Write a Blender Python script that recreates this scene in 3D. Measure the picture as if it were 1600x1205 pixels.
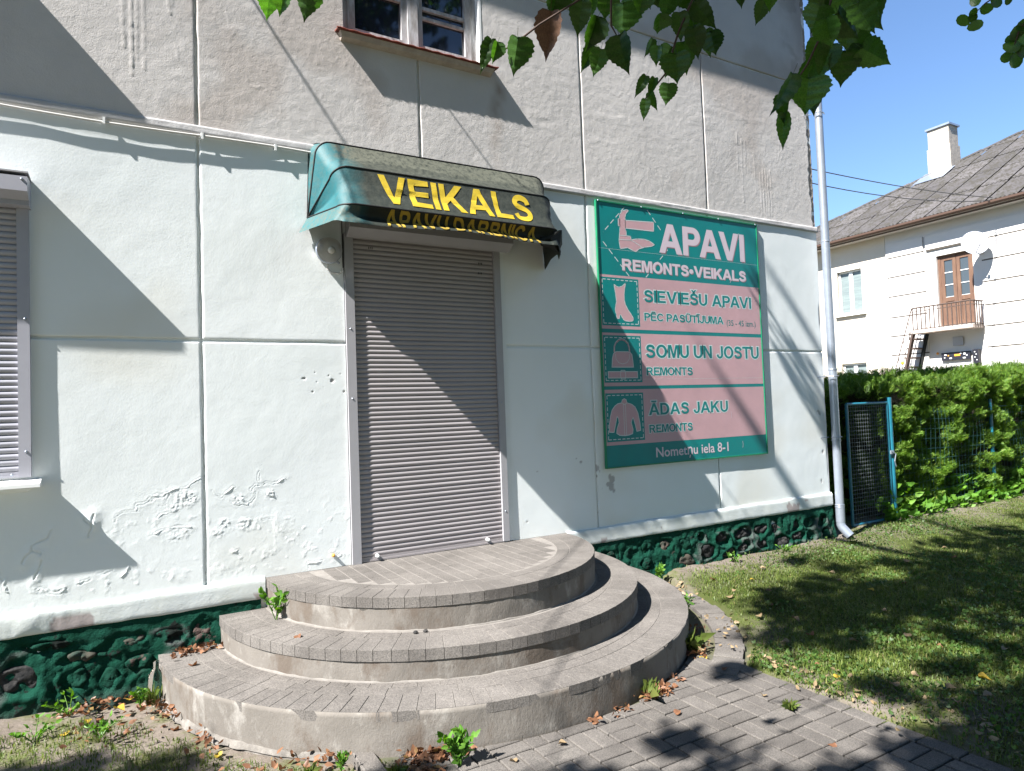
import bpy, bmesh, math, random
import numpy as np
from mathutils import Vector, Matrix, Quaternion
from mathutils.geometry import tessellate_polygon

S = bpy.context.scene
for o in list(bpy.data.objects):
    bpy.data.objects.remove(o, do_unlink=True)
COL = S.collection

# ------------------------------------------------------------------ camera
cam_d = bpy.data.cameras.new('camera'); cam = bpy.data.objects.new('camera', cam_d); COL.objects.link(cam)
yaw, pitch, roll = 0.5248, 0.0367, -0.0365
fw = Vector((math.sin(yaw)*math.cos(pitch), math.cos(yaw)*math.cos(pitch), math.sin(pitch)))
rt = fw.cross(Vector((0, 0, 1))).normalized(); up = rt.cross(fw)
c_, s_ = math.cos(roll), math.sin(roll)
r2 = c_*rt + s_*up; u2 = -s_*rt + c_*up
M = Matrix((r2, u2, -fw)).transposed().to_4x4(); M.translation = Vector((-1.2409, -4.2345, 1.4409))
cam.matrix_world = M
cam_d.sensor_width = 36; cam_d.lens = 1046.36/1600*36; cam_d.clip_start = 0.05; cam_d.clip_end = 1000
S.camera = cam

# ------------------------------------------------------------------ light
SUN_D = Vector((1, 0.215, -1.12)).normalized()          # direction the light travels
world = bpy.data.worlds.new('World'); S.world = world; world.use_nodes = True
wn = world.node_tree; wn.nodes.clear()
wo = wn.nodes.new('ShaderNodeOutputWorld'); bg = wn.nodes.new('ShaderNodeBackground'); sky = wn.nodes.new('ShaderNodeTexSky')
sky.sky_type = 'NISHITA'; sky.sun_disc = False
sky.sun_elevation = math.asin(-SUN_D.z); sky.sun_rotation = math.atan2(-SUN_D.x, -SUN_D.y) % (2*math.pi)
sky.air_density = 1.0; sky.dust_density = 0.0; sky.ozone_density = 6.0
bg.inputs['Strength'].default_value = 0.067
wn.links.new(sky.outputs[0], bg.inputs[0]); wn.links.new(bg.outputs[0], wo.inputs[0])
sd = bpy.data.lights.new('sun', 'SUN'); sd.energy = 5.0; sd.angle = math.radians(0.5); sd.color = (1, 0.965, 0.925)
so = bpy.data.objects.new('sun', sd); COL.objects.link(so); so.location = (-8, -4, 12)
so.rotation_euler = (-SUN_D).to_track_quat('Z', 'Y').to_euler()
S.view_settings.view_transform = 'Standard'; S.view_settings.look = 'None'
S.view_settings.exposure = 1.85; S.view_settings.gamma = 1.0; S.view_settings.use_curve_mapping = False
S.render.engine = 'CYCLES'
S.cycles.max_bounces = 6; S.cycles.diffuse_bounces = 3; S.cycles.glossy_bounces = 3; S.cycles.transparent_max_bounces = 8
S.cycles.sample_clamp_indirect = 8

# ------------------------------------------------------------------ helpers
rng = np.random.RandomState(7)
RND = random.Random(5)

def tag(o, label=None, cat=None, group=None, kind=None):
    if label: o['label'] = label
    if cat: o['category'] = cat
    if group: o['group'] = group
    if kind: o['kind'] = kind
    return o

def empty(name, loc=(0, 0, 0), label=None, cat=None, group=None):
    o = bpy.data.objects.new(name, None); o.empty_display_size = .1
    o.location = loc; COL.objects.link(o); return tag(o, label, cat, group)

def link(name, me, mat=None, parent=None, loc=None, rot=None):
    o = bpy.data.objects.new(name, me)
    if mat is not None and len(me.materials) == 0: me.materials.append(mat)
    if loc is not None: o.location = loc
    if rot is not None: o.rotation_euler = rot
    if parent is not None:
        o.parent = parent
    COL.objects.link(o); return o

class MB:
    def __init__(s): s.v = []; s.f = []
    def add(s, vs, fs):
        n = len(s.v); s.v += [tuple(v) for v in vs]; s.f += [tuple(i+n for i in f) for f in fs]; return s
    def box(s, x0, x1, y0, y1, z0, z1):
        return s.add([(x0,y0,z0),(x1,y0,z0),(x1,y1,z0),(x0,y1,z0),(x0,y0,z1),(x1,y0,z1),(x1,y1,z1),(x0,y1,z1)],
              [(0,3,2,1),(4,5,6,7),(0,1,5,4),(1,2,6,5),(2,3,7,6),(3,0,4,7)])
    def bar(s, a, b, w, d, upv=(0,0,1)):
        a = Vector(a); b = Vector(b); t = (b-a).normalized(); u = Vector(upv)
        if abs(t.dot(u)) > .95: u = Vector((1,0,0))
        p = t.cross(u).normalized(); q = p.cross(t)
        vs = []
        for c in (a, b):
            for i, j in ((-1,-1),(1,-1),(1,1),(-1,1)): vs.append(c+p*(i*w/2)+q*(j*d/2))
        return s.add(vs, [(0,3,2,1),(4,5,6,7),(0,1,5,4),(1,2,6,5),(2,3,7,6),(3,0,4,7)])
    def tube(s, pts, r, n=8, cap=True):
        pts = [Vector(p) for p in pts]; rs = r if hasattr(r, '__len__') else [r]*len(pts)
        t0 = (pts[1]-pts[0]).normalized(); u = Vector((0,0,1)) if abs(t0.z) < .9 else Vector((1,0,0))
        vs = []; prev = t0.cross(u).normalized()
        for i, p in enumerate(pts):
            t = (pts[min(i+1, len(pts)-1)]-pts[max(i-1, 0)]).normalized()
            a = (prev - t*prev.dot(t)).normalized(); b = t.cross(a); prev = a
            for k in range(n):
                an = 2*math.pi*k/n; vs.append(p+(a*math.cos(an)+b*math.sin(an))*rs[i])
        fs = [(i*n+k, i*n+(k+1) % n, (i+1)*n+(k+1) % n, (i+1)*n+k) for i in range(len(pts)-1) for k in range(n)]
        if cap:
            k = len(vs); vs += vs[:n]+vs[(len(pts)-1)*n:len(pts)*n]; fs += [tuple(range(k+n-1, k-1, -1)), tuple(range(k+n, k+2*n))]
        return s.add(vs, fs)
    def lathe(s, prof, origin=(0,0,0), axis='z', n=24):
        vs = []
        for r, h in prof:
            for k in range(n):
                a = 2*math.pi*k/n; x, y = r*math.cos(a), r*math.sin(a)
                p = (x, y, h) if axis == 'z' else ((x, -h, y) if axis == 'y' else (-h, x, y))
                vs.append((p[0]+origin[0], p[1]+origin[1], p[2]+origin[2]))
        m = len(prof)
        fs = [(i*n+k, i*n+(k+1) % n, (i+1)*n+(k+1) % n, (i+1)*n+k) for i in range(m-1) for k in range(n)]
        return s.add(vs, fs)
    def mesh(s, name, smooth=False):
        me = bpy.data.meshes.new(name); me.from_pydata(s.v, [], s.f); me.validate()
        bm = bmesh.new(); bm.from_mesh(me); bmesh.ops.recalc_face_normals(bm, faces=bm.faces); bm.to_mesh(me); bm.free()
        if smooth: me.polygons.foreach_set('use_smooth', [True]*len(me.polygons))
        me.update(); return me
    def obj(s, name, mat, parent=None, smooth=False, loc=None, rot=None):
        return link(name, s.mesh(name, smooth), mat, parent, loc, rot)

def npmesh(name, V, F, smooth=True):
    me = bpy.data.meshes.new(name); V = np.asarray(V, np.float32); F = np.asarray(F, np.int32); k = F.shape[1]
    me.vertices.add(len(V)); me.vertices.foreach_set('co', V.ravel())
    me.loops.add(F.size); me.loops.foreach_set('vertex_index', F.ravel())
    me.polygons.add(len(F)); me.polygons.foreach_set('loop_start', np.arange(0, F.size, k, dtype=np.int32))
    me.polygons.foreach_set('loop_total', np.full(len(F), k, np.int32))
    if smooth: me.polygons.foreach_set('use_smooth', np.ones(len(F), bool))
    me.update(calc_edges=True); me.validate(); return me

def colattr(me, arr, name='paint'):
    a = me.color_attributes.new(name, 'FLOAT_COLOR', 'POINT')
    arr = np.asarray(arr, np.float32)
    if arr.ndim == 1: arr = np.stack([arr, arr, arr, np.ones_like(arr)], -1)
    a.data.foreach_set('color', arr.ravel())

def _h(ix, iy, seed):
    h = (ix.astype(np.int64)*374761393 + iy.astype(np.int64)*668265263 + seed*1442695) & 0x7fffffff
    h = ((h ^ (h >> 13))*1274126177) & 0x7fffffff
    return ((h ^ (h >> 16)) & 0xffff)/65535.0
def vnoise(x, y, seed=0):
    ix = np.floor(x); iy = np.floor(y); fx = x-ix; fy = y-iy
    fx = fx*fx*fx*(fx*(fx*6-15)+10); fy = fy*fy*fy*(fy*(fy*6-15)+10)
    a = _h(ix, iy, seed); b = _h(ix+1, iy, seed); c = _h(ix, iy+1, seed); d = _h(ix+1, iy+1, seed)
    return (a+(b-a)*fx)*(1-fy)+(c+(d-c)*fx)*fy - .5
def fbm(x, y, f, octv=3, seed=0):
    r = 0; a = 1.
    for i in range(octv):
        r = r+a*vnoise(x*f*2**i+17.3*i, y*f*2**i-9.1*i, seed+i); a *= .5
    return r

# ---- materials
def mat(name, base, rough=.8, var=None, vscale=6., spec=.4, metal=0., bump=0., bscale=60., bump2=0., bscale2=8., objvar=0., extra=None, stretch=None):
    """base colour, optionally mixed by noise towards var colour; two levels of bump; per-object brightness variation"""
    m = bpy.data.materials.new(name); m.use_nodes = True; N = m.node_tree.nodes; L = m.node_tree.links
    P = N['Principled BSDF']; P.inputs['Roughness'].default_value = rough; P.inputs['Metallic'].default_value = metal
    P.inputs['Specular IOR Level'].default_value = spec
    tc = N.new('ShaderNodeTexCoord'); co = tc.outputs['Object']
    if stretch:
        mp = N.new('ShaderNodeMapping'); mp.inputs['Scale'].default_value = stretch; L.new(co, mp.inputs[0]); co = mp.outputs[0]
    cur = None
    def noise(sc, det=4, ro=.6):
        n = N.new('ShaderNodeTexNoise'); n.inputs['Scale'].default_value = sc; n.inputs['Detail'].default_value = det
        n.inputs['Roughness'].default_value = ro; L.new(co, n.inputs['Vector']); return n
    if var is not None:
        n = noise(vscale, 5, .65); cr = N.new('ShaderNodeValToRGB')
        cr.color_ramp.elements[0].position = .35; cr.color_ramp.elements[1].position = .65
        cr.color_ramp.elements[0].color = (*base, 1); cr.color_ramp.elements[1].color = (*var, 1)
        L.new(n.outputs['Fac'], cr.inputs[0]); cur = cr.outputs[0]
    if objvar:
        oi = N.new('ShaderNodeObjectInfo'); mr = N.new('ShaderNodeMapRange')
        mr.inputs['To Min'].default_value = 1-objvar; mr.inputs['To Max'].default_value = 1+objvar
        L.new(oi.outputs['Random'], mr.inputs['Value'])
        hs = N.new('ShaderNodeMixRGB'); hs.blend_type = 'MULTIPLY'; hs.inputs[0].default_value = 1
        if cur is not None: L.new(cur, hs.inputs[1])
        else: hs.inputs[1].default_value = (*base, 1)
        L.new(mr.outputs[0], hs.inputs[2]); cur = hs.outputs[0]
    if extra: cur = extra(m, N, L, cur, co, noise) or cur
    if cur is not None: L.new(cur, P.inputs['Base Color'])
    else: P.inputs['Base Color'].default_value = (*base, 1)
    last = None
    for st, sc in ((bump2, bscale2), (bump, bscale)):
        if st:
            b = N.new('ShaderNodeBump'); b.inputs['Strength'].default_value = 1; b.inputs['Distance'].default_value = st
            L.new(noise(sc, 6, .7).outputs['Fac'], b.inputs['Height'])
            if last is not None: L.new(last, b.inputs['Normal'])
            last = b.outputs[0]
    if last is not None: L.new(last, P.inputs['Normal'])
    return m

def peel_mix(col_peel, edge=.5, dirt=None, ndirt=9., attr='paint'):
    """extra(): mixes in the bare colour where the mesh attribute marks peeled paint (R) and stain (G)"""
    def f(m, N, L, cur, co, noise):
        at = N.new('ShaderNodeVertexColor'); at.layer_name = attr
        sp = N.new('ShaderNodeSeparateColor'); L.new(at.outputs[0], sp.inputs[0])
        if dirt:
            mx = N.new('ShaderNodeMixRGB'); mx.blend_type = 'MIX'; L.new(sp.outputs[1], mx.inputs[0]); L.new(cur, mx.inputs[1]); mx.inputs[2].default_value = (*dirt, 1); cur = mx.outputs[0]
        mx = N.new('ShaderNodeMixRGB'); L.new(sp.outputs[0], mx.inputs[0]); L.new(cur, mx.inputs[1]); mx.inputs[2].default_value = (*col_peel, 1)
        return mx.outputs[0]
    return f

m_low = mat('painted_plaster', (.745,.780,.780), .62, var=(.715,.755,.752), vscale=1.3, spec=.35, bump=.0005, bscale=90, bump2=.0010, bscale2=14, extra=peel_mix((.30,.28,.27), dirt=(.64,.63,.56)))
m_up = mat('grey_stucco', (.56,.535,.515), .9, var=(.50,.478,.462), vscale=1.6, spec=.2, bump=.0016, bscale=140, bump2=.0022, bscale2=30, extra=peel_mix((.27,.235,.20), dirt=(.30,.235,.19)))
m_ledge = mat('old_white_ledge', (.47,.465,.46), .8, var=(.38,.37,.37), vscale=7, bump=.001, bscale=80, bump2=.004, bscale2=12)
m_band = mat('white_base_band', (.57,.61,.61), .75, var=(.58,.61,.58), vscale=5, bump=.001, bscale=70, bump2=.002, bscale2=12, extra=peel_mix((.33,.29,.28)))
def flake(c1, c2, pos):
    def f(m, N, L, cur, co, noise):
        for c, sc, p in ((c1, 5.5, pos), (c2, 3.1, pos+.03)):
            n = noise(sc, 8, .75); cr = N.new('ShaderNodeValToRGB'); cr.color_ramp.elements[0].position = p; cr.color_ramp.elements[1].position = p+.02; L.new(n.outputs['Fac'], cr.inputs[0])
            mx = N.new('ShaderNodeMixRGB'); L.new(cr.outputs[0], mx.inputs[0]); L.new(cur, mx.inputs[1]); mx.inputs[2].default_value = (*c, 1); cur = mx.outputs[0]
        return cur
    return f
def green_extra(m, N, L, cur, co, noise):
    cur = flake((.012,.016,.014), (.085,.062,.055), .60)(m, N, L, cur, co, noise); return peel_mix((.085,.095,.09))(m, N, L, cur, co, noise)
m_green = mat('green_masonry_paint', (.003,.036,.021), .95, var=(.008,.055,.037), vscale=9, spec=.1, bump=.006, bscale=70, bump2=.014, bscale2=24, extra=green_extra)
m_gstone = mat('green_painted_stone', (.003,.030,.018), .95, var=(.008,.040,.028), vscale=10, spec=.1, bump=.006, bscale=70, bump2=.014, bscale2=24, extra=flake((.012,.016,.014), (.085,.062,.055), .56))
m_dstone = mat('dark_fieldstone', (.018,.019,.020), .95, spec=.1, var=(.055,.052,.05), vscale=12, bump=.004, bscale=60, bump2=.008, bscale2=16)
m_bstone = mat('brown_fieldstone', (.075,.058,.048), .95, spec=.1, var=(.03,.05,.04), vscale=12, bump=.003, bscale=60, bump2=.006, bscale2=16)
def paver_extra(m, N, L, cur, co, noise):
    n = noise(170, 3, .8); cr = N.new('ShaderNodeValToRGB'); cr.color_ramp.elements[0].position = .36; cr.color_ramp.elements[1].position = .68
    cr.color_ramp.elements[0].color = (.6,.6,.6,1); cr.color_ramp.elements[1].color = (1.45,1.42,1.38,1); L.new(n.outputs['Fac'], cr.inputs[0])
    mx = N.new('ShaderNodeMixRGB'); mx.blend_type = 'MULTIPLY'; mx.inputs[0].default_value = 1; L.new(cur, mx.inputs[1]); L.new(cr.outputs[0], mx.inputs[2])
    n4 = noise(2.3, 6, .7); c4 = N.new('ShaderNodeValToRGB'); c4.color_ramp.elements[0].position = .3; c4.color_ramp.elements[1].position = .72
    c4.color_ramp.elements[0].color = (.74,.73,.72,1); c4.color_ramp.elements[1].color = (1.22,1.21,1.19,1); L.new(n4.outputs['Fac'], c4.inputs[0])
    m4 = N.new('ShaderNodeMixRGB'); m4.blend_type = 'MULTIPLY'; m4.inputs[0].default_value = 1; L.new(mx.outputs[0], m4.inputs[1]); L.new(c4.outputs[0], m4.inputs[2])
    return m4.outputs[0]
m_tread = mat('step_paver', (.120,.113,.107), .95, var=(.142,.134,.127), vscale=5, objvar=.05, spec=.15, bump=.0012, bscale=220, bump2=.002, bscale2=30, extra=paver_extra)
m_paver = mat('path_paver', (.100,.094,.089), .95, var=(.122,.115,.108), vscale=4, objvar=.14, spec=.15, bump=.0012, bscale=220, bump2=.002, bscale2=30, extra=paver_extra)
m_mortar = mat('mortar', (.20,.185,.168), .95, var=(.15,.138,.125), vscale=18, bump=.001, bscale=150)
def riser_extra(m, N, L, cur, co, noise):
    # efflorescence and grime with a shape of their own on the risers
    n = noise(9, 6, .7); cr = N.new('ShaderNodeValToRGB'); cr.color_ramp.elements[0].position = .54; cr.color_ramp.elements[1].position = .78
    L.new(n.outputs['Fac'], cr.inputs[0])
    mx = N.new('ShaderNodeMixRGB'); L.new(cr.outputs[0], mx.inputs[0]); L.new(cur, mx.inputs[1]); mx.inputs[2].default_value = (.30,.285,.26,1)
    n2 = noise(4, 6, .7); cr2 = N.new('ShaderNodeValToRGB'); cr2.color_ramp.elements[0].position = .5; cr2.color_ramp.elements[1].position = .62
    L.new(n2.outputs['Fac'], cr2.inputs[0])
    mx2 = N.new('ShaderNodeMixRGB'); L.new(cr2.outputs[0], mx2.inputs[0]); L.new(mx.outputs[0], mx2.inputs[1]); mx2.inputs[2].default_value = (.115,.095,.078,1)
    return mx2.outputs[0]
m_riser = mat('step_concrete', (.175,.160,.142), .95, var=(.138,.125,.110), vscale=3, spec=.15, bump=.002, bscale=120, bump2=.005, bscale2=12, extra=riser_extra, stretch=(1,1,.6))
m_wmortar = mat('white_cement', (.20,.185,.165), .95, var=(.11,.10,.09), vscale=14, bump=.003, bscale=60, bump2=.008, bscale2=18)
m_shut = mat('grey_shutter_paint', (.31,.285,.29), .42, var=(.285,.265,.27), vscale=3, spec=.5)
m_rail = mat('grey_guide_rail', (.34,.335,.35), .4, var=(.31,.305,.32), vscale=4, spec=.5)
m_silver = mat('silver_shutter_paint', (.36,.36,.40), .4, var=(.33,.33,.37), vscale=4, spec=.5)
m_galv = mat('galvanised_steel', (.33,.37,.43), .34, var=(.28,.315,.37), vscale=9, spec=.6, metal=.5, bump=.0004, bscale=30)
m_white = mat('white_paint', (.72,.73,.72), .5)
m_wsill = mat('white_metal_sill', (.78,.79,.78), .45)
m_oldwhite = mat('weathered_white_paint', (.52,.52,.54), .7, var=(.27,.25,.24), vscale=26, bump=.001, bscale=60, stretch=(1,1,.25))
m_red = mat('rusty_red_tin', (.22,.045,.03), .6, var=(.13,.04,.025), vscale=30, bump=.0006, bscale=50)
m_sillcon = mat('sill_plaster', (.42,.36,.31), .9, var=(.32,.27,.23), vscale=14, bump=.001, bscale=60)
m_glass = mat('dark_window_glass', (.012,.016,.028), .04, spec=.9)
m_black = mat('black_fabric', (.008,.010,.009), .7, bump=.0008, bscale=60)
m_pipe = mat('black_piping', (.006,.006,.006), .6)
m_yellow = mat('faded_yellow_lettering', (.44,.31,.010), .7, var=(.36,.27,.02), vscale=22, bump=.0004, bscale=80)
m_yellow2 = mat('faded_gold_lettering', (.42,.29,.03), .8, var=(.28,.2,.04), vscale=26)
m_teal = mat('faded_teal_print', (.000,.205,.195), .42, var=(.006,.175,.175), vscale=3, spec=.4)
m_pink = mat('faded_pink_print', (.53,.325,.345), .45, var=(.47,.295,.315), vscale=2.2, spec=.4, bump2=.004, bscale2=1.5)
m_pinkd = mat('pink_print_shadow', (.36,.18,.20), .45)
m_lilac = mat('faded_white_print', (.60,.50,.55), .45)
m_pale = mat('pale_mint_print', (.55,.60,.60), .45)
m_frameg = mat('green_sign_frame', (.01,.20,.09), .5, var=(.008,.16,.08), vscale=10)
m_cable = mat('white_cable', (.55,.54,.52), .6)
m_dcable = mat('dark_cable', (.03,.03,.03), .6)
m_gatep = mat('teal_enamel', (.012,.14,.20), .35, var=(.01,.11,.16), vscale=8, spec=.6)
m_wire = mat('green_wire', (.03,.09,.10), .5)
m_soilbrown = (.15,.12,.085)

def leafmat(name, c1, c2, c3=None, rough=.5, trans=.35, scale=3., objvar=0., vein=False):
    m = bpy.data.materials.new(name); m.use_nodes = True; N = m.node_tree.nodes; L = m.node_tree.links
    P = N['Principled BSDF']; P.inputs['Roughness'].default_value = rough; P.inputs['Specular IOR Level'].default_value = .35
    g = N.new('ShaderNodeNewGeometry'); cr = N.new('ShaderNodeValToRGB')
    cr.color_ramp.elements[0].color = (*c1, 1); cr.color_ramp.elements[1].color = (*c2, 1)
    if c3: e = cr.color_ramp.elements.new(.93); e.color = (*c2, 1); cr.color_ramp.elements[2].color = (*c3, 1)
    L.new(g.outputs['Random Per Island'], cr.inputs[0])
    n = N.new('ShaderNodeTexNoise'); n.inputs['Scale'].default_value = scale; n.inputs['Detail'].default_value = 3
    tc = N.new('ShaderNodeTexCoord'); L.new(tc.outputs['Object'], n.inputs['Vector'])
    mr = N.new('ShaderNodeMapRange'); mr.inputs['From Min'].default_value = .3; mr.inputs['From Max'].default_value = .7
    mr.inputs['To Min'].default_value = .7; mr.inputs['To Max'].default_value = 1.3; L.new(n.outputs['Fac'], mr.inputs['Value'])
    mx = N.new('ShaderNodeMixRGB'); mx.blend_type = 'MULTIPLY'; mx.inputs[0].default_value = 1
    L.new(cr.outputs[0], mx.inputs[1]); L.new(mr.outputs[0], mx.inputs[2]); col = mx.outputs[0]
    if objvar:
        oi = N.new('ShaderNodeObjectInfo'); m2 = N.new('ShaderNodeMapRange'); m2.inputs['To Min'].default_value = 1-objvar; m2.inputs['To Max'].default_value = 1+objvar
        L.new(oi.outputs['Random'], m2.inputs['Value']); q = N.new('ShaderNodeMixRGB'); q.blend_type = 'MULTIPLY'; q.inputs[0].default_value = 1
        L.new(col, q.inputs[1]); L.new(m2.outputs[0], q.inputs[2]); col = q.outputs[0]
    L.new(col, P.inputs['Base Color'])
    if trans:
        T = N.new('ShaderNodeBsdfTranslucent'); ms = N.new('ShaderNodeMixShader'); ms.inputs[0].default_value = trans
        hs = N.new('ShaderNodeHueSaturation'); hs.inputs['Value'].default_value = 1.5; hs.inputs['Saturation'].default_value = 1.15; L.new(col, hs.inputs['Color'])
        L.new(hs.outputs[0], T.inputs[0]); L.new(P.outputs[0], ms.inputs[1]); L.new(T.outputs[0], ms.inputs[2])
        L.new(ms.outputs[0], N['Material Output'].inputs[0])
    return m
m_linden = leafmat('linden_leaf', (.026,.066,.012), (.050,.110,.018), rough=.38, trans=.42, objvar=.45, scale=25)
m_brownleaf = leafmat('withered_leaf', (.10,.055,.035), (.14,.08,.05), trans=.2, scale=30)
m_grass = leafmat('grass_blade', (.056,.096,.016), (.120,.152,.032), (.21,.175,.075), trans=.3, scale=1.2)
m_clover = leafmat('clover_leaf', (.035,.080,.016), (.075,.13,.028), trans=.25, scale=2)
m_thuja = leafmat('thuja_foliage', (.045,.105,.012), (.115,.205,.020), (.19,.22,.035), rough=.6, trans=.3, scale=1.6)
m_weed = leafmat('weed_leaf', (.06,.16,.02), (.12,.24,.03), trans=.3, scale=20)
m_dryleaf = leafmat('dry_leaf', (.13,.058,.030), (.20,.10,.052), (.22,.15,.05), trans=.15, scale=30)
m_paleleaf = leafmat('pale_dry_leaf', (.20,.145,.08), (.26,.19,.11), trans=.15, scale=30)
m_yelleaf = leafmat('yellow_leaf', (.34,.24,.03), (.40,.28,.04), trans=.2, scale=30)
m_bark = mat('bark', (.10,.08,.06), .95, var=(.05,.04,.03), vscale=20, bump=.01, bscale=30, stretch=(1,1,.2))
m_twig = mat('twig_bark', (.05,.03,.022), .8)

# ------------------------------------------------------------------ ground
def ground_z(x, y):
    near = np.clip(1-(-y-.05)/.6, 0, 1)*np.clip((x-1.9)/.8, 0, 1)
    lawn = np.clip((x-1.66)/.3, 0, 1)
    ring = np.clip((np.hypot(x-.55, y)-1.98)/.15, 0, 1)
    n = fbm(x, y, 2.2, 3, 3)*.03+fbm(x, y, 14, 2, 9)*.008
    inpav = ((x > -.37) & (x < 1.68) & (y < -1.0)) | (np.hypot(x-.55, y) < 1.98)
    z = .004+near*.055+lawn*ring*.022+n*np.where(inpav, 0, 1)
    return np.where(inpav, -.045, z)
xs = np.concatenate([[-120,-60,-25,-12,-8,-6], np.arange(-4.5, 9.5, .035), np.arange(9.5, 13, .25), [15,20,30,60,120,200]])
ys = np.concatenate([[-120,-60,-25,-12,-8,-6], np.arange(-5, 1.0, .035), np.arange(1, 3, .25), [4,6,9,14,25,60,120,200]])
X, Y = np.meshgrid(xs, ys, indexing='ij'); Z = ground_z(X, Y)
far = (X < -4.4) | (X > 10) | (Y < -4.9) | (Y > 2.9); Z = np.where(far, 0.0, Z)
nx, ny = len(xs), len(ys)
I = (np.arange(nx-1)[:, None]*ny+np.arange(ny-1)[None]); F = np.stack([I, I+ny, I+ny+1, I+1], -1).reshape(-1, 4)
def ground_extra(m, N, L, cur, co, noise):
    n = noise(2.2, 6, .7); cr = N.new('ShaderNodeValToRGB'); cr.color_ramp.elements[0].position = .47; cr.color_ramp.elements[1].position = .6
    L.new(n.outputs['Fac'], cr.inputs[0]); mx = N.new('ShaderNodeMixRGB'); L.new(cr.outputs[0], mx.inputs[0]); L.new(cur, mx.inputs[1]); mx.inputs[2].default_value = (.085,.095,.035,1)
    n2 = noise(60, 5, .7); c2 = N.new('ShaderNodeValToRGB'); c2.color_ramp.elements[0].color = (.6,.6,.6,1); c2.color_ramp.elements[1].color = (1.3,1.3,1.3,1)
    L.new(n2.outputs['Fac'], c2.inputs[0])
    sx = N.new('ShaderNodeSeparateXYZ'); L.new(co, sx.inputs[0]); nw = noise(1.8, 4, .6)
    ax = N.new('ShaderNodeMath'); ax.operation = 'MULTIPLY_ADD'; ax.inputs[1].default_value = 1.2; L.new(nw.outputs['Fac'], ax.inputs[0]); L.new(sx.outputs[0], ax.inputs[2])
    m1 = N.new('ShaderNodeMapRange'); m1.inputs['From Min'].default_value = 2.2; m1.inputs['From Max'].default_value = 3.0; L.new(ax.outputs[0], m1.inputs['Value'])
    ay = N.new('ShaderNodeMath'); ay.operation = 'MULTIPLY_ADD'; ay.inputs[1].default_value = .9; L.new(nw.outputs['Fac'], ay.inputs[0]); L.new(sx.outputs[1], ay.inputs[2])
    m2_ = N.new('ShaderNodeMapRange'); m2_.inputs['From Min'].default_value = .25; m2_.inputs['From Max'].default_value = -.15; L.new(ay.outputs[0], m2_.inputs['Value'])
    mu = N.new('ShaderNodeMath'); mu.operation = 'MULTIPLY'; L.new(m1.outputs[0], mu.inputs[0]); L.new(m2_.outputs[0], mu.inputs[1])
    gx2 = N.new('ShaderNodeMixRGB'); L.new(mu.outputs[0], gx2.inputs[0]); L.new(mx.outputs[0], gx2.inputs[1]); gx2.inputs[2].default_value = (.050,.062,.018,1); mx = gx2
    mm = N.new('ShaderNodeMixRGB'); mm.blend_type = 'MULTIPLY'; mm.inputs[0].default_value = 1
    L.new(mx.outputs[0], mm.inputs[1]); L.new(c2.outputs[0], mm.inputs[2]); return mm.outputs[0]
m_ground = mat('trodden_soil', (.17,.145,.125), .98, var=(.13,.11,.09), vscale=5, spec=.1, bump=.004, bscale=70, bump2=.012, bscale2=12, extra=ground_extra)
gnd = link('ground', npmesh('ground', np.stack([X, Y, Z], -1).reshape(-1, 3), F), m_ground); tag(gnd, kind='structure')

# ------------------------------------------------------------------ pavement of block pavers
pav = MB().box(-.335, 1.685, -9, -1.0, -.05, -.019).obj('pavement', mat('joint_sand', (.10,.092,.075), .98, var=(.06,.065,.035), vscale=14, bump=.002, bscale=90))
tag(pav, kind='structure')
def brick_mb(x0, x1, y0, y1, zt, h=.05, c=.0035, jit=0.):
    dx = [jit*RND.uniform(-1, 1) for _ in range(8)]; zt += RND.uniform(-1, 1)*jit*.9
    tz = [zt+RND.uniform(-1, 1)*jit*.5 for _ in range(4)]
    a = [(x0+dx[0], y0+dx[1]), (x1+dx[2], y0+dx[3]), (x1+dx[4], y1+dx[5]), (x0+dx[6], y1+dx[7])]
    ins = [(c, c), (-c, c), (-c, -c), (c, -c)]
    vs = [(p[0], p[1], zt-h) for p in a]+[(a[i][0], a[i][1], tz[i]-c) for i in range(4)]+[(a[i][0]+ins[i][0], a[i][1]+ins[i][1], tz[i]) for i in range(4)]
    fs = [(8, 9, 10, 11)]+[(i, (i+1) % 4, 4+(i+1) % 4, 4+i) for i in range(4)]+[(4+i, 4+(i+1) % 4, 8+(i+1) % 4, 8+i) for i in range(4)]
    return MB().add(vs, fs)
g_ = .0035; B = .168
for bi in range(-10, 3):
    for bj in range(0, 16):
        x0 = 1.252+bi*B; y1 = -1.06-bj*B
        if x0 < -.30 or x0 > 1.5: continue
        for k in (0, 1):
            if (bi+bj) % 2 == 0: r = (x0+g_, x0+B-g_, y1-(k+1)*B/2+g_, y1-k*B/2-g_)
            else: r = (x0+k*B/2+g_, x0+(k+1)*B/2-g_, y1-B+g_, y1-g_)
            cs = [math.hypot(px-.55, py) for px in r[:2] for py in r[2:]]
            if max(cs) < 1.69: continue
            if r[1] < -.29: continue
            me = brick_mb(*r, 0.0, jit=.0018).mesh('brick')
            if min(cs) < 1.665:
                mxp, myp = (r[0]+r[1])/2-.55, (r[2]+r[3])/2; nl = math.hypot(mxp, myp); nv = Vector((mxp/nl, myp/nl, 0))
                bm = bmesh.new(); bm.from_mesh(me); bmesh.ops.bisect_plane(bm, geom=bm.verts[:]+bm.edges[:]+bm.faces[:], plane_co=Vector((.55, 0, 0))+nv*1.672, plane_no=nv, clear_inner=True)
                es = [e for e in bm.edges if e.is_boundary]; bmesh.ops.contextual_create(bm, geom=es) if es else None
                bm.to_mesh(me); bm.free()
                if len(me.polygons) < 4: continue
            link('brick', me, m_paver, pav)
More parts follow.
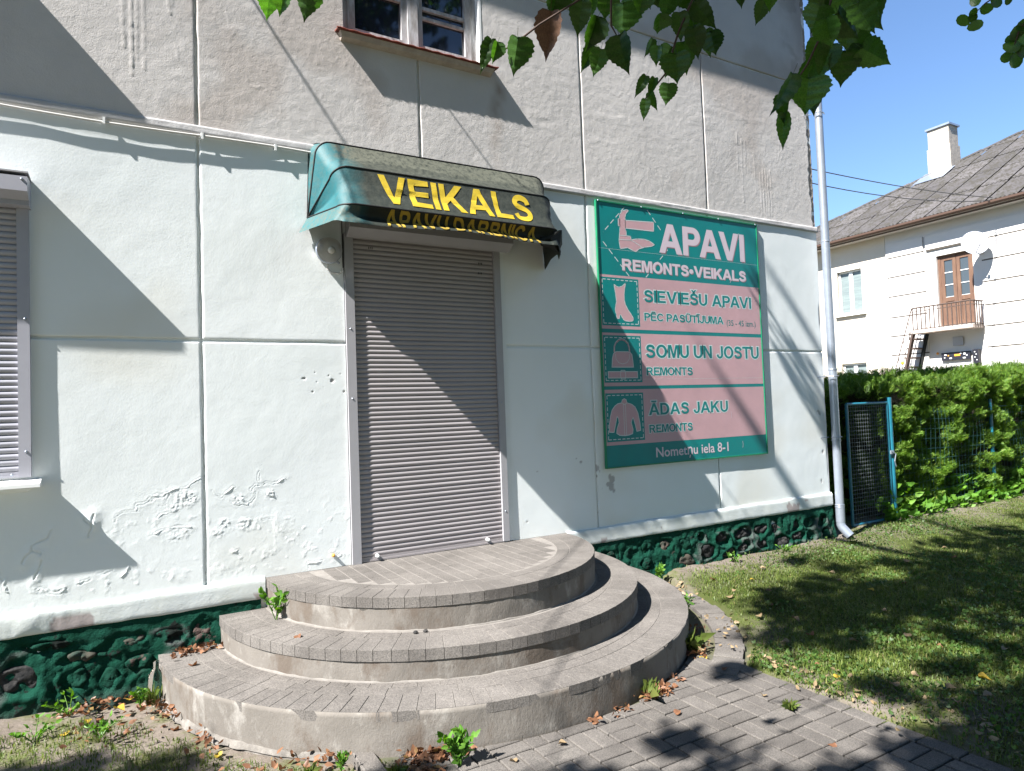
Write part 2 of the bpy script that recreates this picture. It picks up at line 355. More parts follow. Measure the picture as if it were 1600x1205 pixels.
for k in range(14):                                   # edge course against the lawn
    y1 = -1.58-k*B
    brick_mb(1.59+g_, 1.672, y1-B+g_, y1-g_, .004, jit=.002).obj('brick', m_paver, pav)
for k in range(8):                                    # kerb stones on the left side
    y1 = -1.34-k*.4
    brick_mb(-.42, -.34, y1-.4+g_, y1-g_, .003, h=.1, c=.006, jit=.004).obj('kerb_stone', m_paver, pav)

def wedge(r0, r1, a0, a1, zt, h, cx=.5507, cy=0., seg=1, c=.0011, jit=0.):
    """block of a ring: angles measured from +x, on the street side (negative y)"""
    zt += RND.uniform(-1, 1)*jit
    def P(r, a, z): return (cx+r*math.cos(a), cy-r*math.sin(a), z)
    A = [a0+(a1-a0)*i/seg for i in range(seg+1)]; ca = c/((r0+r1)/2)
    Ai = [a0+ca+(a1-a0-2*ca)*i/seg for i in range(seg+1)]
    m = MB(); n = seg+1
    m.add([P(r0, a, zt-h) for a in A]+[P(r1, a, zt-h) for a in A]+[P(r0, a, zt-c) for a in A]+[P(r1, a, zt-c) for a in A]+[P(r0+c, a, zt) for a in Ai]+[P(r1-c, a, zt) for a in Ai], [])
    f = []
    for i in range(seg):
        f += [(4*n+i, 4*n+i+1, 5*n+i+1, 5*n+i), (n+i, n+i+1, 3*n+i+1, 3*n+i), (i, i+1, 2*n+i+1, 2*n+i), (3*n+i, 3*n+i+1, 5*n+i+1, 5*n+i), (2*n+i, 2*n+i+1, 4*n+i+1, 4*n+i)]
    for e in (0, seg): f += [(e, n+e, 3*n+e, 2*n+e), (2*n+e, 3*n+e, 5*n+e, 4*n+e)]
    return _addf(m, f)
def _addf(m, f): m.f += f; return m

def ring(parent, name, material, r0, r1, zt, h, pitch, a0=0., a1=math.pi, seg=1, jit=.0004, cy=0., rj=.0005, gapw=.0028):
    n = max(1, round(r1*(a1-a0)/pitch)); w = (a1-a0)/n; gap = gapw/r1
    edges = [a0+w*(i+RND.uniform(-.06, .06)*(0 < i < n)) for i in range(n+1)]
    for i in range(n):
        j = RND.uniform(-rj, rj)
        wedge(r0, r1+j, edges[i]+gap/2, edges[i+1]-gap/2, zt, h, seg=seg, jit=jit, cy=cy).obj(name, material, parent)

# path ring of pavers between the steps and the lawn
ringbed = MB()
_addf(ringbed, [])
wedge(1.66, 1.99, .05, 1.12, -.02, .03, seg=20).obj('path', mat('path_soil', (.10,.085,.06), .98, var=(.06,.07,.03), vscale=10, bump=.004, bscale=60)); path = bpy.data.objects['path']; tag(path, kind='structure')
ring(path, 'brick', m_paver, 1.80, 1.965, .004, .05, .086, .10, 1.05, jit=.004, rj=.008)

# ------------------------------------------------------------------ entrance steps
steps = empty('entrance_steps', (.5507, 0, 0), 'three tiered half round concrete and block steps below the closed shop door', 'steps')
def P_(o): o.parent = steps; o.matrix_parent_inverse = Matrix.Translation((-.5507, 0, 0)); return o
def drum(r, z0, z1, cy, seed, wall_y=.02):
    na, nz = 150, 10; V = []; F = []
    for j in range(nz+1):
        z = z0+(z1-z0)*j/nz
        for i in range(na+1):
            a = math.pi*i/na
            rr = r+float(fbm(np.float64(a*r), np.float64(z), 7, 3, seed))*.005-.001
            V.append((.5507+rr*math.cos(a), cy-rr*math.sin(a), z))
    for j in range(nz):
        for i in range(na): q = j*(na+1)+i; F.append((q, q+1, q+na+2, q+na+1))
    n0 = len(V)
    # flat top: a fan to the wall
    V.append((.5507, wall_y, z1))
    for i in range(na): F.append((nz*(na+1)+i, nz*(na+1)+i+1, n0))
    m = MB(); m.v = V; m.f = F; return m
TR = [(1.08, .4994, .3265, 0.), (1.338, .3265, .1733, -.012), (1.652, .1733, -.04, 0.)]
st_objs = []
for k, (r, zt, zb, cy) in enumerate(TR):
    o = drum(r-.0035 if k < 2 else r+.001, zb-.01, zt-.0016 if k < 2 else zt-.0022, cy, 40+k).obj('step', m_riser, None, smooth=False); P_(o); st_objs.append(o)
    me = o.data; me.polygons.foreach_set('use_smooth', [len(p.vertices) == 4 for p in me.polygons])
    me.materials.append(m_mortar)
    for p in me.polygons:
        if len(p.vertices) == 3: p.material_index = 1
def sub(parent):                      # parts of the step keep world coordinates
    class _P: pass
    return parent
def ring_s(st, *a, **k):
    before = set(bpy.data.objects)
    ring(None, 'brick', m_tread, *a, **k)
    for o in set(bpy.data.objects)-before: o.parent = st
# the steps' parent inverse keeps their coordinates in world units, so children use world coordinates too
ring_s(st_objs[0], .918, 1.080, .5, .055, .084)
ring_s(st_objs[0], .834, .914, .4998, .055, .165, seg=3)
for i in range(-10, 10):
    xc0 = i*.0835; xm = max(abs(xc0), abs(xc0+.0835))
    if xm > .80: continue
    lim = math.sqrt(.828**2-xm**2); y = 0.004; first = (i % 2)*.08
    while y < lim-.02:
        y2 = min(y+(.165 if (y > .01 or not first) else .083), lim)
        o = brick_mb(.5507+xc0+.0022, .5507+xc0+.0813, -y2+.004, -y, .4995, h=.05, c=.0016, jit=.0007).obj('brick', m_tread, st_objs[0])
        y = y2+.001
ring_s(st_objs[1], 1.175, 1.340, .327, .055, .084, cy=-.012)
ring_s(st_objs[1], 1.089, 1.171, .3268, .055, .165, seg=3, cy=-.012)
ring_s(st_objs[2], 1.488, 1.652, .174, .045, .084)
ring_s(st_objs[2], 1.404, 1.484, .1738, .045, .165, seg=3)
ring_s(st_objs[2], 1.350, 1.400, .1736, .045, .11, seg=2)
# cement fillets: rough edge between step and block course, white splash at the foot
def fillet(r, z, a0, a1, w, h, cy, seed, n=90, thresh=None):
    V = []; F = []; na = n
    for i in range(na+1):
        a = a0+(a1-a0)*i/na; t = min(1, i/4, (na-i)/4)
        nn = float(fbm(np.float64(a*r*1.0), np.float64(seed*1.7), 9, 3, seed))
        ww = w*t*(1+1.1*nn); hh = h*t*(1+1.2*float(fbm(np.float64(a*r), np.float64(seed+5.), 14, 3, seed+2)))
        for rr, zz in ((r-.01, z+hh), (r+.25*ww, z+hh*.75), (r+.7*ww, z+hh*.3), (r+ww, z-.02)):
            V.append((.5507+rr*math.cos(a), cy-rr*math.sin(a), zz))
    for i in range(na):
        for j in range(3): q = i*4+j; F.append((q, q+1, q+5, q+4))
    m = MB(); m.v = V; m.f = F; return m
o = fillet(1.648, -.012, math.radians(127), math.radians(178), .022, .018, 0, 3).obj('cement_fillet', m_wmortar, st_objs[2], True)
o = fillet(1.076, .3265, math.radians(20), math.radians(178), .007, .007, 0, 4).obj('cement_fillet', m_mortar, st_objs[0], True)
o = fillet(1.332, .1733, math.radians(20), math.radians(178), .008, .008, -.012, 5).obj('cement_fillet', m_mortar, st_objs[1], True)
for (r, z, cy, a, b, s_) in ((1.077, .444, 0, 100, 178, 6), (1.336, .272, -.012, 95, 176, 7)):
    m = MB(); n = 120
    for i in range(n+1):
        an = math.radians(a+(b-a)*i/n); e = float(fbm(np.float64(an*r), np.float64(s_), 18, 3, s_))
        t = .009*max(0, .25+e*1.6)
        for dz, dr in ((.002, -.003), (0, -.0035), (-t*1.3, -.0035), (-t*1.3-.002, -.008)):
            m.v.append((.5507+(r+dr)*math.cos(an), cy-(r+dr)*math.sin(an), z+dz))
    for i in range(n):
        for j in range(3): q = i*4+j; m.f.append((q, q+1, q+5, q+4))
    m.obj('white_cement_line', m_wmortar, st_objs[0] if r < 1.2 else st_objs[1], True)

# ------------------------------------------------------------------ the shop building
shop = empty('shop_building', (0, 3, 0), 'old two storey rendered shop building, pale mint below and grey above, with grooved plaster panels', 'building')
_sub_inv = Matrix.Translation((0, -3, 0))
def S_(o): o.parent = shop; o.matrix_parent_inverse = _sub_inv; return o

CR = [[(-1.286,.916),(-1.285,.948),(-1.195,.97),(-1.189,1.005),(-1.137,1.01),(-1.054,1.055),(-.933,1.071),(-.858,1.119)],
[(-1.048,1.055),(-1.055,.989),(-1.09,.979)],[(-1.097,.921),(-1.032,.933),(-1.008,.944)],[(-.822,1.041),(-.759,1.0),(-.687,1.049)],
[(-.708,.961),(-.61,.944),(-.581,1.012)],[(-.608,1.028),(-.58,1.068),(-.451,1.064),(-.395,1.081)],[(-.547,1.065),(-.545,1.122)],[(-.521,.992),(-.467,.972)],
[(-.538,.844),(-.456,.849)],[(-1.438,.952),(-1.401,.91),(-1.389,.966)],[(-1.401,.91),(-1.418,.849)],[(-1.463,.611),(-1.409,.628)],[(-1.267,.606),(-1.222,.65)],
[(-1.366,.653),(-1.322,.665)],[(-1.116,.831),(-1.045,.842),(-.925,.841)],[(-1.638,.621),(-1.587,.589),(-1.536,.592)],[(-1.78,.609),(-1.77,.679)],[(-.28,.531),(-.206,.557)]]
CK = [[(-1.701,.752),(-1.686,.792),(-1.661,.813),(-1.656,.843),(-1.6,.866),(-1.579,.906)],[(-1.661,.813),(-1.626,.79)],[(-1.621,.759),(-1.632,.711),(-1.657,.667)],[(-1.401,.91),(-1.389,.966)],[(-1.438,.952),(-1.401,.91),(-1.418,.849)]]
BL = [(-.946,1.005,.06,.0045),(-1.014,.958,.025,.005),(-.668,.978,.04,.003),(-.494,.996,.03,.005),(-.749,.847,.03,.004),(-.632,.834,.05,.003),(-.694,.682,.025,.004),(-.788,.797,.04,.003),(-.998,.81,.06,.002),(-.079,.569,.03,.003)]
PEEL = [(-.103,1.668,.017),(-.273,1.684,.009),(-.028,1.598,.008),(-.225,1.60,.006),(-.21,1.72,.004),(-.05,1.71,.005),(-.16,1.63,.004),(-.20,1.66,.004),(2.10,.87,.03),(2.085,.80,.028),(2.11,.775,.016),(2.06,.825,.02),(1.955,.964,.016),(1.951,.90,.009),(1.943,.70,.006),(1.945,.62,.007),(3.34,.95,.008),(3.0,.95,.006),(1.80,1.02,.012),(1.76,1.05,.008),(1.30,.62,.010),(4.74,.92,.018),(4.72,1.3,.02),(4.70,.63,.02),(1.4,.98,.006)]
DRIPS = [(-1.22,3.55,4.4,.004),(-1.18,3.40,4.4,.005),(-1.155,3.5,4.4,.003),(-1.12,3.44,4.3,.003),(-.99,3.8,4.4,.004),(-.97,3.85,4.4,.004),(-.95,3.9,4.4,.003),(-.955,3.55,3.62,.004),(-1.03,4.0,4.4,.003),(-1.3,3.95,4.4,.003),
 (3.72,3.5,3.95,.003),(3.78,3.3,3.9,.003),(3.83,3.6,3.9,.002),(4.02,3.18,3.62,.003),(4.06,3.2,3.66,.004),(4.10,3.18,3.66,.003),(4.13,3.18,3.6,.004),(4.17,3.2,3.66,.003),(3.95,3.4,3.75,.002)]
def segdist(x, z, pl):
    d = np.full(x.shape, 9.)
    for (ax, az), (bx, bz) in zip(pl[:-1], pl[1:]):
        vx, vz = bx-ax, bz-az; t = np.clip(((x-ax)*vx+(z-az)*vz)/(vx*vx+vz*vz), 0, 1)
        d = np.minimum(d, np.hypot(x-ax-t*vx, z-az-t*vz))
    return d
def wall_h(x, z, upper):
    if upper:
        h = fbm(x, z, 1.1, 2, 21)*.005+fbm(x, z, 4.5, 3, 22)*.0011+fbm(x, z, 22, 3, 23)*.0010
        # patchy horizontal trowel ridges
        h += np.clip(fbm(x*.6, z*2.2, 3, 4, 24)-.33, 0, 1)*.0045+np.where(np.abs(fbm(x, z, 2.1, 4, 27)) < .008, .0007, 0)*np.clip(fbm(x, z, .8, 2, 28)*6, 0, 1)
        for dx, z0, z1, a in DRIPS:
            xx = x-dx-vnoise(z*9, z*0+dx*7, 31)*.012
            h += a*.75*np.exp(-(xx/.0055)**2)*((z > z0) & (z < z1))*(.6+vnoise(z*30, z*0+dx*3, 5))
        peel = np.zeros_like(x)
        stain = np.clip(1-np.abs(x-1.16+.05*(fbm(x, z, 5, 2, 3)))/.08, 0, 1)*np.clip((3.92-z)/.1, 0, 1)*np.clip((z-3.2)/.5, .25, 1)*np.clip(.9+fbm(x, z, 10, 3, 8), 0, 1)*.85
        stain = np.maximum(stain, np.clip(fbm(x, z, 1.3, 4, 51)*1.4-.35, 0, .35))
        # corner strip where the render has fallen off
        e = (x-(4.82-.055-.03*fbm(x*0, z, 3, 3, 33)-.02*fbm(x*0, z, 20, 2, 34)))
        m = np.clip(e/.006, 0, 1); h -= m*.012; h += m*fbm(x, z, 25, 3, 41)*.008
        peel = np.maximum(peel, m*.9)
        tr = np.clip((x-4.35)/.3, 0, 1)*np.clip((z-4.35)/.4, 0, 1); m2 = np.clip((fbm(x, z, 3.5, 4, 61)+.1)*8, 0, 1)*tr
        peel = np.maximum(peel, m2*.45)
        return h, peel, stain
    h = fbm(x, z, 1.0, 2, 1)*.006+fbm(x, z, 3.2, 3, 2)*.0014+fbm(x, z, 11, 2, 3)*.00035
    low = np.clip((1.15-z)/.5, 0, 1)*np.clip((1.2-x)/.5, 0, 1)
    band = np.exp(-((z-.84-.06*np.sin(x*5))/.10)**2)+np.exp(-((z-.60)/.06)**2)*.8; bub = np.clip(fbm(x, z, 9, 4, 4)-.10, 0, 1)*low*.0035*(.2+band); h = h+bub
    bub2 = np.clip(fbm(x, z, 30, 3, 14)-.22, 0, 1)*low*.004*(.1+band); h = h+bub2
    peel = np.zeros_like(x)
    for pl in CR:
        if x.min()-.1 > max(p[0] for p in pl) or x.max()+.1 < min(p[0] for p in pl): continue
        d = segdist(x+fbm(x, z, 18, 4, 6)*.030, z+fbm(x, z, 18, 4, 7)*.030, pl); h = h+(.0026*np.clip(fbm(x, z, 12, 3, 61)*3+.35, 0, 1))*np.exp(-(d/.0045)**2)-.0012*np.exp(-((d-.006)/.003)**2)+.0008*np.exp(-(d/.02)**2)
    for pl in CK:
        if x.min()-.1 > max(p[0] for p in pl): continue
        d = segdist(x+fbm(x, z, 30, 2, 6)*.012, z+fbm(x, z, 30, 2, 7)*.012, pl); h = h+.004*np.exp(-(d/.03)**2)-.006*np.exp(-(d/.0030)**2)
    for bx, bz, r, a in BL:
        w = np.exp(-(np.hypot(x-bx, (z-bz)*1.3)/r)**4); h = h+w*(np.abs(fbm(x, z, 40, 3, 9))*1.7*a-a*.1); peel = np.maximum(peel, w*np.clip(fbm(x, z, 26, 3, 19)*5-.6, 0, 1)*.22)
    for bx, bz, r in PEEL:
        d = np.hypot(x-bx, z-bz)*(1+1.1*fbm(x, z, 30, 2, 11)); m = np.clip((r-d)/.003, 0, 1); peel = np.maximum(peel, m*.75); h = h-m*.0025
    stain = np.clip(fbm(x, z, 1.6, 3, 77)*1.2-.2, 0, .5)+np.clip((.68-z)/.25, 0, 1)*.25*np.clip(1+fbm(x, z, 6, 3, 78)*2, 0, 1)
    e = x-(4.82-.018-.02*fbm(x*0, z, 5, 3, 35)); m = np.clip(e/.005, 0, 1)*np.clip(1.5-z*.6+fbm(x, z, 4, 2, 36)*2, 0, 1); peel = np.maximum(peel, m*.6); h = h-m*.004
    return h, peel, stain
def panel(x0, x1, z0, z1, res, upper, sides='LRBT'):
    g = .0065
    a0 = x0+(g if 'L' in sides else 0); a1 = x1-(g if 'R' in sides else 0); c0 = z0+(g if 'B' in sides else 0); c1 = z1-(g if 'T' in sides else 0)
    nx = max(2, int((a1-a0)/res)); nz = max(2, int((c1-c0)/res))
    u = np.concatenate([[0, .0018, .004], np.linspace(.009, (a1-a0)-.009, nx), [(a1-a0)-.004, (a1-a0)-.0018, (a1-a0)]])+a0
    v = np.concatenate([[0, .0018, .004], np.linspace(.009, (c1-c0)-.009, nz), [(c1-c0)-.004, (c1-c0)-.0018, (c1-c0)]])+c0
    Xp, Zp = np.meshgrid(u, v, indexing='ij'); h, peel, stain = wall_h(Xp, Zp, upper)
    # wavy groove edges
    d = np.full(Xp.shape, 1.)
    if 'L' in sides: d = np.minimum(d, Xp-a0)
    if 'R' in sides: d = np.minimum(d, a1-Xp)
    if 'B' in sides: d = np.minimum(d, Zp-c0)
    if 'T' in sides: d = np.minimum(d, c1-Zp)
    drop = np.where(d < .0001, .016, np.where(d < .003, .0035, np.where(d < .006, .001, 0)))
    wob = np.exp(-d/.012)
    Xq = Xp+wob*.005*fbm(Zp*0+x0*3, Zp, 9, 3, 71)*(((Xp-a0 < .03) & ('L' in sides)) | ((a1-Xp < .03) & ('R' in sides)))
    Zq = Zp+wob*.004*fbm(Xp, Xp*0+z0*3, 7, 3, 72)*(((Zp-c0 < .03) & ('B' in sides)) | ((c1-Zp < .03) & ('T' in sides)))
    Yp = -(h)+drop
    nu, nv = len(u), len(v); I = (np.arange(nu-1)[:, None]*nv+np.arange(nv-1)[None]); F = np.stack([I, I+nv, I+nv+1, I+1], -1).reshape(-1, 4)
    me = npmesh('wall_panel', np.stack([Xq, Yp, Zq], -1).reshape(-1, 3), F)
    colattr(me, np.stack([peel, stain, stain*0, stain*0+1], -1).reshape(-1, 4))
    return S_(link('wall_panel', me, m_up if upper else m_low))
# lower storey (door opening -0.02..1.17, up to 2.60)
GX0, GX1, GX2 = -.852, 1.943, 3.29
for (a, b, c, d, r, s) in [(-4.2, -1.9, .50, 1.91, .02, 'T'), (-1.9, GX0, .50, 1.91, .0042, 'RT'), (-4.2, GX0, 1.91, 3.12, .010, 'RB'), (GX0, -.012, .50, 1.91, .004, 'LT'), (GX0, -.012, 1.91, 3.12, .009, 'LB'),
        (1.175, GX1, .50, 1.91, .008, 'RT'), (1.175, GX1, 1.91, 2.62, .009, 'RB'), (GX1, GX2, .50, 1.91, .009, 'LRT'), (GX1, GX2, 1.91, 3.12, .010, 'LRB'),
        (GX2, 4.82, .50, 1.91, .009, 'LT'), (GX2, 4.82, 1.91, 3.12, .010, 'LB'), (-.012, 1.175, 2.62, 3.12, .012, ''), (1.175, GX1, 2.62, 3.12, .012, 'R')]:
    panel(a, b, c, d, r, False, s)
# upper storey; window opening 0.03..1.04 x 3.95..5.3
for (a, b, c, d, r, s) in [(-4.2, GX0, 3.15, 4.605, .009, 'RT'), (GX0, .551, 3.15, 3.95, .0065, 'LR'), (.551, GX1, 3.15, 3.95, .0065, 'LR'),
        (GX0, .03, 3.95, 4.605, .009, 'LT'), (1.04, GX1, 3.95, 4.605, .009, 'RT'), (GX1, GX2+.01, 3.15, 4.605, .0075, 'LRT'), (GX2+.01, 4.82, 3.15, 4.605, .0075, 'LT'),
        (-4.2, GX0, 4.605, 6.1, .03, 'RB'), (GX0, .03, 4.605, 6.1, .03, 'LB'), (1.04, GX1, 4.605, 6.1, .02, 'RB'), (GX1, GX2+.01, 4.605, 6.1, .016, 'LRB'), (GX2+.01, 4.82, 4.605, 6.1, .013, 'LB'), (.03, 1.04, 5.3, 6.1, .03, '')]:
    panel(a, b, c, d, r, True, s)
bw = MB()
for a, b, c, d in [(-4.2, .03, -.1, 6.1), (1.04, 4.82, 2.62, 6.1), (.03, 1.04, 2.62, 3.95), (.03, 1.04, 5.3, 6.1), (1.175, 4.82, -.1, 2.62), (.03, 1.175, -.1, .5)]:
    bw.box(a, b, .0145, .3, c, d)
bw.box(4.50, 4.788, .3, 7.0, -.1, 6.1).box(-4.2, 4.5, 6.9, 7.0, -.1, 6.1).box(-4.2, -4.0, .3, 6.9, -.1, 6.1)
S_(bw.obj('wall', m_low)); 
S_(MB().box(.03, 1.175, .06, .12, .5, 2.62).obj('door_backing', m_shut))
# roof and eaves
rf = MB(); rf.add([(-4.7,-.305,6.05),(5.15,-.305,6.05),(5.15,3.5,8.6),(-4.7,3.5,8.6),(5.15,7.4,6.05),(-4.7,7.4,6.05),(-4.7,-.305,6.18),(5.15,-.305,6.18),(5.15,3.5,8.75),(-4.7,3.5,8.75),(5.15,7.4,6.18),(-4.7,7.4,6.18)],
   [(0,1,2,3),(3,2,4,5),(6,7,8,9),(9,8,10,11),(0,1,7,6),(4,5,11,10),(1,2,8,7),(2,4,10,8),(0,3,9,6),(3,5,11,9)])
S_(rf.obj('roof', mat('weathered_sheet_roof', (.16,.155,.15), .9, var=(.11,.11,.10), vscale=6)))
S_(MB().box(-4.69, 5.14, -.300, .3, 5.99, 6.05).obj('eaves_board', m_oldwhite))

# ledge between storeys
def strip(profile, x0, x1, material, name, amp, seed, res=.02, attr=None):
    n = int((x1-x0)/res); V = []; m = len(profile)
    xsn = np.linspace(x0, x1, n)
    for x in xsn:
        for k, (y, z) in enumerate(profile):
            e = float(fbm(np.float64(x), np.float64(k*3.3), 5, 4, seed))
            e2 = float(fbm(np.float64(x), np.float64(k*3.3+50), 2.5, 3, seed+1))
            w = amp if 0 < k < m-1 else 0
            V.append((x, y+e*w*.7, z+e*w*.6+e2*w*.4))
    F = [(i*m+k, i*m+k+1, (i+1)*m+k+1, (i+1)*m+k) for i in range(n-1) for k in range(m-1)]
    F += [tuple(range(m)), tuple(range((n-1)*m+m-1, (n-1)*m-1, -1))]
    mb = MB(); mb.v = V; mb.f = F; return mb
S_(strip([(.02,3.170),(-.005,3.170),(-.013,3.166),(-.0145,3.158),(-.015,3.146),(-.0155,3.134),(-.016,3.122),(-.010,3.117),(-.002,3.116),(.02,3.116)], -4.2, 4.83, m_ledge, 'ledge', .0045, 11, .012).obj('ledge', m_ledge, smooth=True))
# base band
def base_band(x0, x1):
    nx = int((x1-x0)/.012); prof = [(.02,.510),(-.004,.507),(-.017,.498),(-.0195,.490),(-.0195,.470),(-.0192,.45),(-.0195,.43),(-.0192,.41),(-.019,.395),(-.017,.386),(-.008,.382),(.02,.380)]
    xx = np.linspace(x0, x1, nx); k = len(prof); V = []; C = []
    for x in xx:
        for j, (y, z) in enumerate(prof):
            e = float(fbm(np.float64(x), np.float64(z), 6, 4, 88)); low = 4.5*min(1., (-x-1.30)/.2) if x < -1.35 else 1
            V.append((x, y-e*.0030*low*(0 < j < k-1), z+float(fbm(np.float64(x), np.float64(j*.2), 4, 3, 89))*.010*(j > 0)))
            p = 1. if (float(fbm(np.float64(x), np.float64(z), 5, 4, 90)) > (.15 if x < -1.25 else .42) and z < .49) else 0
            C.append((p, 0, 0, 1))
    F = np.array([(i*k+j, i*k+j+1, (i+1)*k+j+1, (i+1)*k+j) for i in range(nx-1) for j in range(k-1)])
    me = npmesh('base_band', V, F); colattr(me, C); return S_(link('base_band', me, m_band))
base_band(-4.2, -.535); base_band(1.63, 4.83)
# plinth: green painted rubble masonry
stones = [(-1.72,.175,.12,.085,1),(-1.46,.235,.07,.035,2),(-1.46,.13,.05,.05,0),(-1.33,.235,.06,.03,0),(-1.325,.10,.05,.06,0),(-1.21,.27,.06,.03,2),(-1.19,.15,.07,.05,0),(-1.05,.26,.08,.045,0),(-1.02,.10,.09,.06,0),(-.86,.27,.08,.05,0),(-1.95,.12,.11,.08,0),(-2.2,.2,.12,.09,1),(-1.92,.30,.1,.04,0),(-1.58,.315,.1,.03,0),
 (1.80,.28,.09,.05,0),(1.88,.14,.08,.06,0),(2.06,.26,.08,.06,0),(2.10,.11,.08,.05,0),(2.24,.27,.06,.05,0),(2.41,.285,.05,.055,0),(2.40,.16,.08,.05,0),(2.61,.27,.07,.05,2),(2.60,.13,.08,.05,0),(2.83,.13,.10,.05,2),(2.82,.26,.09,.05,0),(3.02,.28,.05,.04,0),(3.08,.17,.10,.06,1),(3.28,.26,.09,.055,1),(3.33,.13,.10,.05,1),(3.56,.25,.11,.055,1),(3.53,.14,.07,.035,1),(3.79,.27,.085,.05,1),(3.76,.14,.085,.045,1),(4.00,.25,.07,.05,1),(4.05,.125,.12,.05,1),(4.24,.27,.075,.05,1),(4.26,.15,.08,.045,1),(4.47,.25,.10,.06,0),(4.46,.12,.08,.045,0),(4.67,.24,.07,.07,0),(4.70,.12,.06,.045,0)]
def plinth(x0, x1):
    xx = np.arange(x0, x1, .010); zz = np.concatenate([np.arange(-.05, .385, .010), [.392]])
    Xp, Zp = np.meshgrid(xx, zz, indexing='ij')
    xw = Xp+fbm(Xp, Zp, 7, 2, 91)*.080; zw = Zp+fbm(Xp, Zp, 7, 2, 92)*.065
    inside = np.full(Xp.shape, 9.)
    for sx, sz, a, b, k in stones: inside = np.minimum(inside, np.sqrt(((xw-sx)/a)**2+((zw-sz)/b)**2))
    rim = np.exp(-((inside-1.15)/.28)**2)
    y = -.010-.013*rim*(1+2*fbm(Xp, Zp, 4, 2, 96))*np.where(Xp < -1.55, 1., np.clip(.15+(Xp-2.7), .15, 1))+np.where(Xp > 3.0, .024, np.where(Xp < -1.6, .020, .009))*np.clip((1.05-inside)/.2, 0, 1)-fbm(Xp, Zp, 6, 4, 93)*.018*np.clip((.36-Zp)/.08, .15, 1)-np.clip((.30-Zp)/.3, 0, 1)*.045-fbm(Xp, Zp, 24, 4, 94)*.013*np.clip((.37-Zp)/.05, .25, 1)
    grey = np.clip(fbm(Xp, Zp, 5, 4, 95)*6+np.where(Xp > 3.3, .5, -.9)-(Zp > .32)*2, 0, 1)*rim*.85+np.clip(.06-Zp, 0, 1)*6
    nu, nv = Xp.shape; I = (np.arange(nu-1)[:, None]*nv+np.arange(nv-1)[None]); F = np.stack([I, I+nv, I+nv+1, I+1], -1).reshape(-1, 4)
    me = npmesh('plinth', np.stack([Xp, y, Zp], -1).reshape(-1, 3), F); g = np.clip(grey, 0, 1)
    colattr(me, np.stack([g, g, g, g*0+1], -1).reshape(-1, 4)); return S_(link('plinth', me, m_green))
pl1 = plinth(-4.2, -.55); pl2 = plinth(1.62, 4.84)
for q, (sx, sz, a, b, k) in enumerate(stones):
    # a rough lump set a little back between the mortar ridges
    n1, n2 = 18, 9; V = []; F = []
    for j in range(n2):
        rr = (j+1)/n2
        for i in range(n1):
            t = 2*math.pi*i/n1; x = sx+a*.97*rr*math.cos(t)*(1+.18*math.sin(3*t+q)); z = sz+b*.97*rr*math.sin(t)*(1+.15*math.cos(2*t+q*2))
            e = float(fbm(np.float64(x), np.float64(z), 20, 4, 100+q))
            V.append((x, (.012 if sx > 3 or sx < -1.6 else .002)-.045*max(0, (.32-sz)/.3)*1-.012*(1-rr**3)-e*.030+(.03 if rr > .99 else 0), z))
    V.append((sx, -.002-.045*max(0, (.32-sz)/.3), sz)); c0 = len(V)-1
    for i in range(n1): F.append((i, (i+1) % n1, c0))
    for j in range(n2-1):
        for i in range(n1): F.append((j*n1+i, (j+1)*n1+i, (j+1)*n1+(i+1) % n1, j*n1+(i+1) % n1))
    mb = MB(); mb.v = V; mb.f = F
    mb.obj('stone', (m_gstone, m_dstone, m_bstone)[k], pl1 if sx < 0 else pl2, True)

# ---- upper window
win = MB()
win.box(.03,.075,.05,.10,3.955,5.3).box(.995,1.04,.05,.10,3.955,5.3).box(.075,.995,.05,.10,3.955,3.985).box(.075,.995,.05,.10,5.27,5.3)
wf = S_(win.obj('window', m_oldwhite))
def child(par, mb, name, material, smooth=False):
    o = mb.obj(name, material, None, smooth); o.parent = par; return o
child(wf, MB().box(.075,.125,.042,.088,3.985,5.27).box(.455,.498,.042,.088,3.985,5.27).box(.125,.455,.042,.088,3.985,4.03).box(.125,.455,.045,.08,4.30,4.325), 'frame', m_oldwhite)
child(wf, MB().box(.572,.612,.042,.088,3.985,5.27).box(.945,.995,.042,.088,3.985,5.27).box(.612,.945,.042,.088,3.985,4.03).box(.612,.945,.045,.08,4.29,4.315).box(.612,.945,.047,.078,4.225,4.245), 'frame', m_oldwhite)
child(wf, MB().box(.498,.572,.030,.098,3.985,5.27), 'mullion', m_oldwhite)
child(wf, MB().box(.125,.455,.068,.072,4.03,5.27), 'pane', m_glass); child(wf, MB().box(.612,.945,.068,.072,4.03,5.27), 'pane', m_glass)
child(wf, MB().box(.03,1.04,.10,.28,3.95,5.3), 'dark_room', mat('dark_interior', (.01,.01,.012), .9))
S_(MB().box(1.0405,1.060,-.002,.1,3.955,5.3).obj('window_reveal', m_white))
sl = MB(); sl.add([(-.025,-.064,3.945),(1.155,-.064,3.945),(1.155,.05,3.962),(-.025,.05,3.962),(-.025,-.064,3.937),(1.155,-.064,3.937),(1.155,.05,3.954),(-.025,.05,3.954)], [(0,1,2,3),(4,7,6,5),(0,4,5,1),(1,5,6,2),(2,6,7,3),(3,7,4,0)])
wsill = S_(sl.obj('window_sill', m_red))
lip = MB(); pts = []
for i in range(60):
    x = -.028+1.186*i/59; pts.append((x, -.0655+.001*math.sin(i*2.1), 3.944+.0025*math.sin(i*1.3)))
child(wsill, lip.tube(pts, .0045, 6), 'rolled_edge', m_red)
